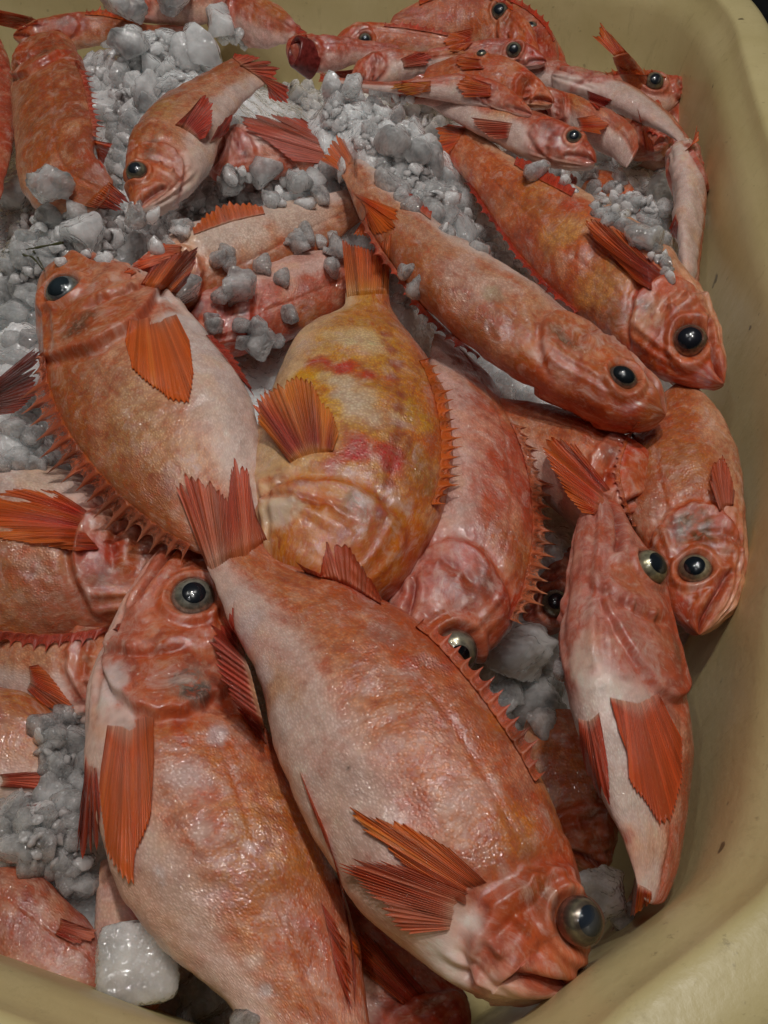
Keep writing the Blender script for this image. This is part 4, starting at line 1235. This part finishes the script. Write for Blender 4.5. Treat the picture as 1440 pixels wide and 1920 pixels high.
    edge_fin(e_, 'dorsal_fin', .30, .74, [20, 28, 30, 28, 26, 24, 14], back=.8, rays=16, spiny=.5, c0=ORA, c1=ORA, inset=.07)
    fin(e_, 'pectoral_fin', [(548, 872), (622, 850)], [(500, 815), (478, 790), (484, 742), (520, 715), (552, 698), (590, 715), (622, 770), (636, 810)], 30, (0.384, 0.055, 0.038), (0.800, 0.286, 0.019), rag=.04, blend0=(0.576, 0.154, 0.095))
    fin(e_, 'pelvic_fin', [(505, 800), (520, 790)], [(478, 790), (472, 760), (490, 715), (505, 735), (525, 745)], 8, RED, ORA, spiny=.3)
    # opercular flap is part of the body; golden one:
    fin(c_, 'pectoral_fin', [(243, 594), (328, 584)], [(234, 640), (244, 690), (285, 728), (325, 748), (358, 758), (366, 705), (356, 640)], 34, (0.717, 0.198, 0.067), (0.794, 0.187, 0.028), rag=.02, curve=0.0, blend0=(0.768, 0.220, 0.114), opaque=.8)
    edge_fin(c_, 'dorsal_fin', .26, .92, [40, 70, 84, 88, 88, 84, 76, 60, 40], back=.42, rays=17, spiny=.55, c0=(0.589, 0.143, 0.067), c1=(0.742, 0.330, 0.209), inset=.04, opaque=.1)
    fin(c_, 'anal_fin', [(385, 628), (455, 715)], [(400, 628), (440, 665), (472, 722), (478, 745)], 10, DRD, (0.512, 0.066, 0.038), spiny=.2)
    fin(d_, 'pectoral_fin', [(168, 962), (190, 1030)], [(100, 918), (20, 912), (-60, 930), (-70, 990), (0, 1010), (80, 1022), (140, 1034)], 34, (0.589, 0.044, 0.028), (0.800, 0.220, 0.028), rag=.04, curve=.05)
    edge_fin(d_, 'dorsal_fin', .22, .66, [16, 26, 34, 30, 26, 20], back=.9, rays=14, spiny=.45, c0=(0.512, 0.077, 0.057), c1=(0.538, 0.088, 0.057), inset=.06)
    fin(q_, 'pectoral_fin', [(52, 1250), (48, 1290)], [(72, 1246), (108, 1280), (142, 1328), (110, 1334), (75, 1318)], 18, (0.538, 0.055, 0.019), ORA, rag=.02)
    fin(r_, 'pectoral_fin', [(-6, 1452), (-4, 1476)], [(60, 1446), (100, 1450), (108, 1466), (104, 1482), (50, 1478)], 14, (0.640, 0.143, 0.085), (0.666, 0.132, 0.057))
    # head up one
    fin(b_, 'pectoral_fin', [(202, 1352), (240, 1338), (288, 1338)], [(190, 1440), (186, 1480), (198, 1600), (222, 1652), (234, 1664), (262, 1600), (282, 1530), (288, 1430)], 40, (0.640, 0.154, 0.057), (0.768, 0.176, 0.028), rag=.015, opaque=.9, blend0=(0.742, 0.308, 0.190))
    fin(b_, 'pelvic_fin', [(161, 1408), (180, 1432)], [(152, 1520), (138, 1644), (158, 1632), (170, 1600), (186, 1612), (192, 1540)], 10, (0.538, 0.066, 0.038), (0.640, 0.088, 0.028), rag=.10, spiny=.25)
    fin(b_, 'dorsal_fin', [(560, 1440), (612, 1560), (650, 1700), (668, 1800)], [(600, 1560), (640, 1650), (662, 1800), (668, 1915)], 16, (0.589, 0.099, 0.048), (0.717, 0.132, 0.028), spiny=.3, tiplift=.0)
    fin(n_, 'pectoral_fin', [(110, 1720), (100, 1750)], [(150, 1735), (185, 1748), (178, 1765), (140, 1770)], 8, DRD, PNK)
    fin(p_, 'pectoral_fin', [(800, 1862), (765, 1890)], [(735, 1790), (680, 1745), (652, 1742), (655, 1775), (690, 1830)], 20, RED, ORA, rag=.04)
    fin(p_, 'dorsal_fin', [(600, 1690), (622, 1790)], [(640, 1740), (655, 1800), (672, 1850), (662, 1910)], 12, (0.563, 0.066, 0.038), (0.691, 0.132, 0.038), spiny=.3, rag=.1)
    # largest
    fin(a_, 'caudal_fin', [(386, 1058), (500, 1010)], [(330, 905), (345, 882), (372, 890), (400, 902), (424, 934), (436, 880), (446, 850), (462, 880), (478, 960)], 30, (0.666, 0.187, 0.085), (0.640, 0.099, 0.038), rag=.05, blend0=(0.768, 0.330, 0.171), tiplift=.002)
    fin(a_, 'soft_dorsal_fin', [(572, 1074), (640, 1096), (714, 1134)], [(552, 1050), (570, 1062), (600, 1075), (612, 1008), (650, 1018), (690, 1072), (716, 1122)], 20, (0.640, 0.187, 0.095), (0.640, 0.110, 0.038), rag=.10, tiplift=.006)
    fin(a_, 'anal_fin', [(436, 1175), (470, 1260), (505, 1400)], [(440, 1120), (430, 1150), (392, 1170), (388, 1200), (410, 1270), (440, 1330), (455, 1345)], 18, (0.640, 0.154, 0.114), (0.589, 0.088, 0.057), rag=.08, spiny=.2, tiplift=.003)
    edge_fin(a_, 'dorsal_fin', .30, .66, [30, 38, 40, 42, 40, 34, 24], back=.55, rays=13, spiny=.50, c0=(0.704, 0.220, 0.095), c1=(0.640, 0.143, 0.076), inset=.04, opaque=.4)
    fin(a_, 'pectoral_fin', [(918, 1660), (880, 1700)], [(840, 1590), (760, 1545), (648, 1506), (658, 1530), (720, 1600), (800, 1655)], 26, (0.717, 0.198, 0.095), (0.800, 0.220, 0.028), rag=.03, blend0=(0.742, 0.264, 0.142), opaque=.9)
    fin(a_, 'pelvic_fin', [(890, 1680), (850, 1742)], [(740, 1618), (650, 1604), (648, 1622), (612, 1607), (660, 1655), (705, 1692), (720, 1730), (760, 1752)], 24, (0.794, 0.286, 0.171), (0.742, 0.176, 0.076), rag=.10, spiny=.12, blend0=(0.800, 0.550, 0.399), tiplift=.002)
    # belly up one
    fin(j_, 'pectoral_fin', [(1142, 1302), (1232, 1292)], [(1160, 1370), (1178, 1420), (1196, 1480), (1242, 1550), (1262, 1542), (1282, 1460), (1276, 1390)], 36, (0.614, 0.121, 0.048), (0.717, 0.121, 0.028), rag=.02, opaque=.9)
    fin(j_, 'pectoral_fin', [(1084, 1342), (1122, 1332)], [(1088, 1400), (1100, 1450), (1128, 1500), (1146, 1512), (1142, 1440), (1132, 1380)], 18, (0.614, 0.121, 0.057), (0.640, 0.077, 0.028), rag=.03, opaque=.9)
    fin(j_, 'caudal_fin', [(1188, 1655), (1222, 1672)], [(1178, 1728), (1190, 1716), (1205, 1708), (1222, 1690)], 8, RED, ORA)
# ------------------------------------------------------------------ gaping mouth of the fish by the back wall
def gape(f, cx, cy, rx, ry):
    nt, npn = 16, 40
    dep = (cast(cx + rx * 1.2, cy) or 1.2) - .004
    c = CAM + ray(cx, cy) * dep
    vx, vz = RT, UPV
    ax = nrm(-RT * .75 - FW * .65 + UPV * .1)
    vx = nrm(np.cross(UPV, ax))
    vz = np.cross(ax, vx)
    s = dep / FPX
    prof = [(1.35, -2.0), (1.25, -1.0), (1.15, -.3), (1.12, .0), (1.05, .12), (.93, .14), (.84, .05), (.78, -.25), (.70, -.8), (.45, -1.5), (.05, -1.9)]
    V = []
    pp = np.linspace(0, 2 * math.pi, npn, endpoint=False)
    for r, h in prof:
        wob = 1 + .06 * np.sin(pp * 3 + h)
        V.append(c + vx * (r * rx * s * wob * np.cos(pp))[:, None] + vz * (r * ry * s * np.sin(pp))[:, None] + ax * (h * rx * s))
    V = np.array(V).reshape(-1, 3)
    return mesh_obj('open_mouth', V, grid_faces(len(prof), npn, wrapv=True), M_FLESH, parent=f['root'], origin=f['ctr'])


gape(b1, 554, 96, 20, 27)

# ------------------------------------------------------------------ ice lumps
def ico(sub):
    bpy_me = bpy.data.meshes.new('tmp')
    import bmesh
    bm = bmesh.new()
    bmesh.ops.create_icosphere(bm, subdivisions=sub, radius=1.0)
    V = np.array([v.co[:] for v in bm.verts])
    F = np.array([[v.index for v in f.verts] for f in bm.faces])
    bm.free()
    bpy.data.meshes.remove(bpy_me)
    return V, F


ICO4, ICO5 = ico(4), ico(5)


def ice_mesh(kind, seed, mat, sub=4):
    V, F = ICO4 if sub == 4 else ICO5
    V = V.copy()
    rng = np.random.default_rng(seed)
    p = {'round': 2.3, 'cube': 4.0, 'shard': 2.6, 'frost': 5.0}[kind]
    q = (np.abs(V) ** p).sum(1, keepdims=True) ** (1 / p)
    V = V / q
    V = V * np.array([1, rng.uniform(.75, 1.0), rng.uniform(.6, .9)])
    if kind != 'frost':
        for _ in range(10):          # broken flats
            dn_ = nrm(rng.normal(size=3))
            lim = rng.uniform(.46, .72)
            pr_ = V @ dn_
            V = V - np.clip(pr_ - lim, 0, 9)[:, None] * dn_ * .93
    lob = {'round': .20, 'cube': .15, 'shard': .30, 'frost': .10}[kind]
    n = vnoise(V, 1.1, seed)[:, None] * lob + vnoise(V, 2.6, seed + 1)[:, None] * lob * .35 + vnoise(V, 6.5, seed + 2)[:, None] * lob * (.25 if kind in ('frost', 'shard') else .07)
    V = V * (1 + n)
    # melted hollow
    if kind in ('round', 'cube'):
        d = nrm(rng.normal(size=3))
        k = np.clip((nrm(V) @ d - .72) / .28, 0, 1)[:, None]
        V = V * (1 - .34 * k * k)
    if kind == 'frost' or sub == 5 and kind == 'shard':
        V = V * (1 + .035 * vnoise(V, 16, seed + 4)[:, None] + .02 * vnoise(V, 34, seed + 5)[:, None])
    me = bpy.data.meshes.new('ice_lump')
    me.from_pydata(V.tolist(), [], F.tolist())
    me.polygons.foreach_set('use_smooth', np.ones(len(F), bool))
    me.materials.append(mat)
    me.update()
    return me


CLEAR = [ice_mesh(k, 50 + i, M_ICE) for i, k in enumerate(['round', 'cube', 'round', 'shard', 'cube', 'round', 'shard', 'round'])]
WHITE = [ice_mesh(k, 80 + i, M_ICEW) for i, k in enumerate(['round', 'cube', 'round', 'shard', 'round', 'cube'])]


def lump(px, py, rpx, me, label, group=None, up=.25, rot=None, sc=(1, 1, 1), z=None):
    d = cast(px, py)
    if z is not None:
        d = (unproj(px, py, z) - CAM) @ FW
    if d is None:
        return None
    P = CAM + ray(px, py) * d
    R = rpx * d / FPX
    P = P + np.array([0, 0, 1]) * R * up + nrm(CAM - P) * R * up * .5
    o = bpy.data.objects.new('ice_lump', me)
    COL.objects.link(o)
    o.location = P
    o.rotation_euler = rot or (random.uniform(0, 6.28), random.uniform(0, 6.28), random.uniform(0, 6.28))
    o.scale = (R * sc[0], R * sc[1], R * sc[2])
    tag(o, label, 'ice lump', group)
    return o


def inpoly(x, y, poly):
    c = False
    j = len(poly) - 1
    for i in range(len(poly)):
        xi, yi = poly[i]
        xj, yj = poly[j]
        if (yi > y) != (yj > y) and x < (xj - xi) * (y - yi) / (yj - yi) + xi:
            c = not c
        j = i
    return c


# rebuild the ray target with the bed in it
add_bvh(P3.reshape(-1, 3), grid_faces(nr_, LN2, wrapv=True))
make_bvh()


ICO1 = ico(2)
CHIPV, CHIPF, CHN = [], [], 0


def chips(poly, n, r0, r1):
    global CHN
    xs = [p[0] for p in poly]
    ys = [p[1] for p in poly]
    k = 0
    while k < n:
        x, y = random.uniform(min(xs), max(xs)), random.uniform(min(ys), max(ys))
        if not inpoly(x, y, poly):
            continue
        k += 1
        d = cast(x, y)
        if d is None:
            continue
        R = random.uniform(r0, r1) * d / FPX
        V, F = ICO1
        V = np.round(V * 1.35 + RNG.uniform(-.3, .3, 3)) * .2 + V * .8
        V = V * RNG.uniform(.40, 1.25, 3) * (1 + .30 * vnoise(V, 1.3, k)[:, None])
        for _q in range(3):
            dq = nrm(RNG.normal(size=3))
            V = V - np.clip(V @ dq - .4, 0, 9)[:, None] * dq
        q = Matrix.Rotation(random.uniform(0, 6.28), 3, Vector(RNG.normal(size=3)).normalized())
        V = V @ np.array(q).T * R + CAM + ray(x, y) * (d + R * random.uniform(-.6, .5))
        CHIPV.append(V)
        CHIPF.append(F + CHN)
        CHN += len(V)


def scatter(poly, n, r0, r1, meshes, label, group, mind=.80, up=(-.35, .25)):
    xs = [p[0] for p in poly]
    ys = [p[1] for p in poly]
    pts = []
    tries = 0
    while len(pts) < n and tries < n * 60:
        tries += 1
        x, y = random.uniform(min(xs), max(xs)), random.uniform(min(ys), max(ys))
        if not inpoly(x, y, poly):
            continue
        r = r0 + (r1 - r0) * random.random() ** 1.6
        if any((x - a) ** 2 + (y - b) ** 2 < ((r + c) * .5 * mind) ** 2 for a, b, c in pts):
            continue
        pts.append((x, y, r))
        lump(x, y, r, random.choice(meshes), label, group, up=random.uniform(*up))
    ar = abs(sum(poly[i - 1][0] * poly[i][1] - poly[i][0] * poly[i - 1][1] for i in range(len(poly)))) / 2
    if n > 9 and 'pink' not in group:
        chips(poly, int(ar / 420), r0 * .5, r0 * .9)


# single lumps the photograph shows clearly
lump(264, 1812, 72, ice_mesh('frost', 5, M_ICEW, 5), 'square frosty ice lump against the near rim, below the head up redfish', up=.35, rot=(.3, .2, .15), sc=(1, 1, .7))
lump(388, 1868, 52, ice_mesh('frost', 6, M_ICE, 5), 'frosty ice lump to the right of the square frosty one, at the near rim', up=.2, rot=(.3, 1.2, .8), sc=(1, .8, .9))
lump(1138, 1672, 60, ice_mesh('shard', 7, M_ICEW, 5), 'crumbly white ice lump in the near right corner beside the bulging eye', up=0, sc=(1, 1.1, .8), z=-.045)
lump(1170, 1725, 40, CLEAR[1], 'glassy ice lump under the tail of the belly up redfish', up=0, z=-.06)
lump(985, 1225, 92, ice_mesh('shard', 8, M_ICEW, 5), 'largest jagged clear ice block, between the arched redfish and the belly up one', up=.25, sc=(1, .9, .7))
lump(1000, 1320, 62, ice_mesh('shard', 9, M_ICE, 5), 'jagged ice lump with red flecks just below the largest block', up=.1)
lump(26, 1524, 38, ice_mesh('cube', 10, M_ICE, 5), 'clear pebble shaped ice lump alone at the photo edge above the dark red redfish', up=.4)
lump(152, 1668, 42, CLEAR[3], 'clear melting ice lump under the tips of the paired red belly fins', up=.3)
lump(340, 560, 50, ice_mesh('round', 12, M_ICE, 5), 'rounded clear ice lump touching the belly of the golden redfish', up=.3, sc=(1, 1, .7))
lump(450, 548, 40, ice_mesh('shard', 13, M_ICE, 5), 'flat wavy ice lump on the pink redfish right of the rounded one', up=.3)
lump(488, 650, 46, ice_mesh('round', 14, M_ICE, 5), 'bubbly clear ice lump above the spiky fin of the banded redfish', up=.3)
lump(772, 548, 44, ice_mesh('round', 15, M_ICE, 5), 'round ice ball between the banded tail and the long diagonal redfish', up=.2)
lump(1184, 310, 27, ice_mesh('round', 16, M_ICE, 5), 'clear round ice ball with a dark dot near the right wall', up=.7, sc=(1, 1, .9))
lump(1122, 300, 28, CLEAR[1], 'pale wedge of ice in front of the slit eyed redfish snout', up=.7)
lump(1240, 372, 42, CLEAR[0], 'large smoky ice lump beside the redfish hanging on the right wall', up=.3)
lump(1215, 455, 44, CLEAR[4], 'ice lump above the back of the mottled orange redfish near the wall', up=.2)
lump(40, 392, 42, ice_mesh('cube', 17, M_ICE, 5), 'tinted clear ice lump left below the curled spiny redfish', up=.6)
lump(98, 372, 44, ice_mesh('shard', 18, M_ICE, 5), 'upright clear ice lump directly under the curled spiny redfish', up=.7)
lump(165, 460, 46, ice_mesh('round', 19, M_ICEW, 5), 'big smooth white ice ball above the eye of the golden redfish', up=.5)
lump(305, 447, 28, ice_mesh('cube', 20, M_ICEW, 5), 'squarish ice cube below the snout of the head down redfish', up=.1)
lump(245, 52, 50, ice_mesh('shard', 21, M_ICE, 5), 'tall glassy ice peak standing on top of the far ice heap', up=.9)
lump(242, 110, 44, ice_mesh('cube', 22, M_ICE, 5), 'glassy ice lump just under the tall ice peak', up=.6)
lump(322, 30, 38, ice_mesh('shard', 23, M_ICE, 5), 'ice lump touching the back wall right of the tall ice peak', up=.7)
lump(415, 65, 40, ice_mesh('round', 24, M_ICEW, 5), 'white ice lump under the folded dark red redfish at the back', up=.6)
lump(380, 120, 62, ice_mesh('round', 25, M_ICEW, 5), 'broad smooth white ice boulder on the right of the far heap', up=.4)
lump(562, 358, 32, CLEAR[0], 'oval clear ice lump leaning on the tail of the long diagonal redfish', up=.6)
lump(618, 340, 30, CLEAR[2], 'clear ice ball right beside the tail root of the long diagonal redfish', up=.6)
lump(735, 290, 38, CLEAR[5], 'clear round ice lump on the edge of the central heap', up=.5)
lump(1000, 330, 30, CLEAR[6], 'ice pieces clump under the slit eyed redfish', up=.3)

G1 = 'ice lumps of the far heap'
scatter([(165, 110), (230, 70), (440, 50), (470, 95), (430, 110), (350, 150), (260, 200), (220, 230), (180, 200), (160, 150)], 27, 24, 44, WHITE,
        'white rounded ice lump in the far heap beside the spiny curled redfish', G1)
scatter([(205, 195), (285, 180), (245, 235), (232, 300), (225, 350), (205, 320), (210, 260)], 16, 20, 36, CLEAR,
        'clear ice lump in the strip between the spiny curled and head down redfish', 'ice lumps between two curled fish')
scatter([(520, 130), (620, 140), (690, 170), (800, 190), (850, 250), (815, 260), (800, 300), (700, 290), (640, 250), (600, 210), (545, 200)], 41, 20, 36, WHITE,
        'white ice lump in the central heap left of the far pile of redfish', 'ice lumps of the central heap')
scatter([(730, 290), (815, 280), (850, 350), (885, 400), (900, 470), (850, 450), (770, 400), (720, 340)], 20, 23, 41, CLEAR,
        'clear ice lump between the long diagonal redfish and the mottled orange one', 'ice lumps between the two large right fish')
scatter([(370, 330), (450, 320), (640, 320), (655, 355), (560, 390), (480, 385), (400, 400), (350, 400)], 17, 25, 41, CLEAR,
        'clear ice lump in the row above the cream bellied redfish', 'ice lumps above the cream bellied fish')
scatter([(60, 400), (240, 395), (400, 400), (380, 430), (280, 480), (150, 490), (0, 560), (0, 440)], 20, 28, 51, CLEAR,
        'clear ice lump in the patch between the curled tail and the golden redfish', 'ice lumps around the seaweed')
scatter([(0, 520), (70, 530), (75, 600), (60, 640), (0, 690)], 9, 26, 46, CLEAR,
        'clear ice lump at the photo edge left of the golden redfish head', 'ice lumps beside the golden fish head')
scatter([(0, 790), (80, 740), (90, 800), (110, 870), (40, 880), (0, 880)], 9, 25, 44, CLEAR,
        'clear ice lump under the back spines of the golden redfish', 'ice lumps under the golden fish spines')
scatter([(400, 460), (600, 400), (650, 440), (640, 520), (560, 560), (540, 660), (470, 700), (400, 640), (380, 560)], 17, 19, 35, CLEAR,
        'small clear ice piece lying on the pink redfish and the cream one', 'small ice pieces on the buried pink fish', up=(.2, .5))
scatter([(520, 430), (625, 440), (620, 475), (545, 470)], 7, 11, 20, WHITE,
        'small whitish ice crumb on the flank of the cream bellied redfish', 'ice crumbs on the cream fish', up=(.2, .5))
scatter([(980, 300), (1100, 320), (1160, 330), (1240, 330), (1255, 420), (1260, 540), (1200, 470), (1100, 380)], 20, 20, 36, CLEAR,
        'clear ice lump in the patch between the mottled orange redfish and the right wall', 'ice lumps near the right wall')
scatter([(880, 430), (950, 440), (980, 520), (920, 480)], 5, 20, 32, CLEAR,
        'clear ice lump tucked under the back edge of the mottled orange redfish', 'ice lumps under the mottled fish')
scatter([(750, 500), (800, 520), (800, 580), (745, 590)], 4, 19, 35, CLEAR,
        'small clear ice lump around the ice ball by the banded tail', 'ice lumps by the banded tail')
scatter([(920, 1190), (1060, 1180), (1070, 1300), (1010, 1390), (940, 1300)], 9, 28, 51, CLEAR,
        'broken clear ice piece packed around the largest jagged block', 'ice around the largest block')
scatter([(60, 1340), (160, 1330), (165, 1420), (140, 1560), (190, 1690), (90, 1640), (0, 1600), (0, 1500), (100, 1490)], 27, 28, 51, CLEAR,
        'clear ice lump in the left slush beside the paired red belly fins', 'ice lumps in the left slush', up=(-.2, .3))
scatter([(1090, 1620), (1180, 1620), (1200, 1730), (1130, 1740)], 5, 27, 46, CLEAR,
        'clear ice lump packed in the near right corner', 'ice lumps in the near right corner')
scatter([(330, 1840), (430, 1850), (470, 1920), (350, 1920)], 4, 25, 41, CLEAR,
        'clear ice lump at the near rim under the belly of the head up redfish', 'ice lumps at the near rim')

CV, CF = np.vstack(CHIPV), np.vstack(CHIPF)
bed = mesh_obj('crushed_ice', np.vstack([Vb, CV]), [Fb, np.vstack([capb, CF + len(Vb)])], M_BED)
sm = np.ones(len(bed.data.polygons), bool)
bed.data.polygons.foreach_set('use_smooth', sm)
tag(bed, 'bed of crushed ice and small chips filling the tub under the fish', 'ice', kind='stuff')

# ------------------------------------------------------------------ seaweed sprig
def tube(pts, rad, name, parent=None, origin=None):
    pts = np.array(pts, float)
    ts = np.linspace(0, 1, len(pts))
    t = np.linspace(0, 1, len(pts) * 6)
    C = hermite(ts, pts, t)
    T = nrm(np.gradient(C, axis=0))
    A = nrm(np.cross(T, [0.1, 0.2, 1]))
    B = np.cross(T, A)
    ph = np.linspace(0, 2 * math.pi, 8, endpoint=False)
    rr_ = rad * (1 - .6 * t) * (1 + .3 * np.sin(t * 20))
    V = C[:, None] + A[:, None] * (np.cos(ph)[None] * rr_[:, None])[..., None] + B[:, None] * (np.sin(ph)[None] * rr_[:, None] * .6)[..., None]
    return V.reshape(-1, 3), grid_faces(len(t), 8, wrapv=True)


VV, FFs, nb_ = [], [], 0
for line, rad in (([(118, 455), (90, 460), (60, 466), (30, 470), (5, 474)], .0022), ([(34, 462), (45, 478), (60, 482), (80, 505)], .0018), ([(62, 470), (72, 485), (84, 508)], .0014),
                  ([(30, 470), (14, 478), (12, 490)], .0013), ([(26, 456), (40, 462), (60, 466)], .0013), ([(20, 474), (27, 484), (24, 482)], .0012)):
    pts = []
    for (x, y) in line:
        d = (cast(x, y) or .9) - .022
        pts.append(CAM + ray(x, y) * d)
    zz = np.median([p[2] for p in pts])
    v, f = tube(pts, rad, 'x')
    VV.append(v)
    FFs.append(f + nb_)
    nb_ += len(v)
VV = np.vstack(VV)
sw = mesh_obj('seaweed_sprig', VV, np.vstack(FFs), M_WEED, origin=VV.mean(0))
tag(sw, 'thin olive green branching seaweed sprig lying on the ice', 'seaweed')
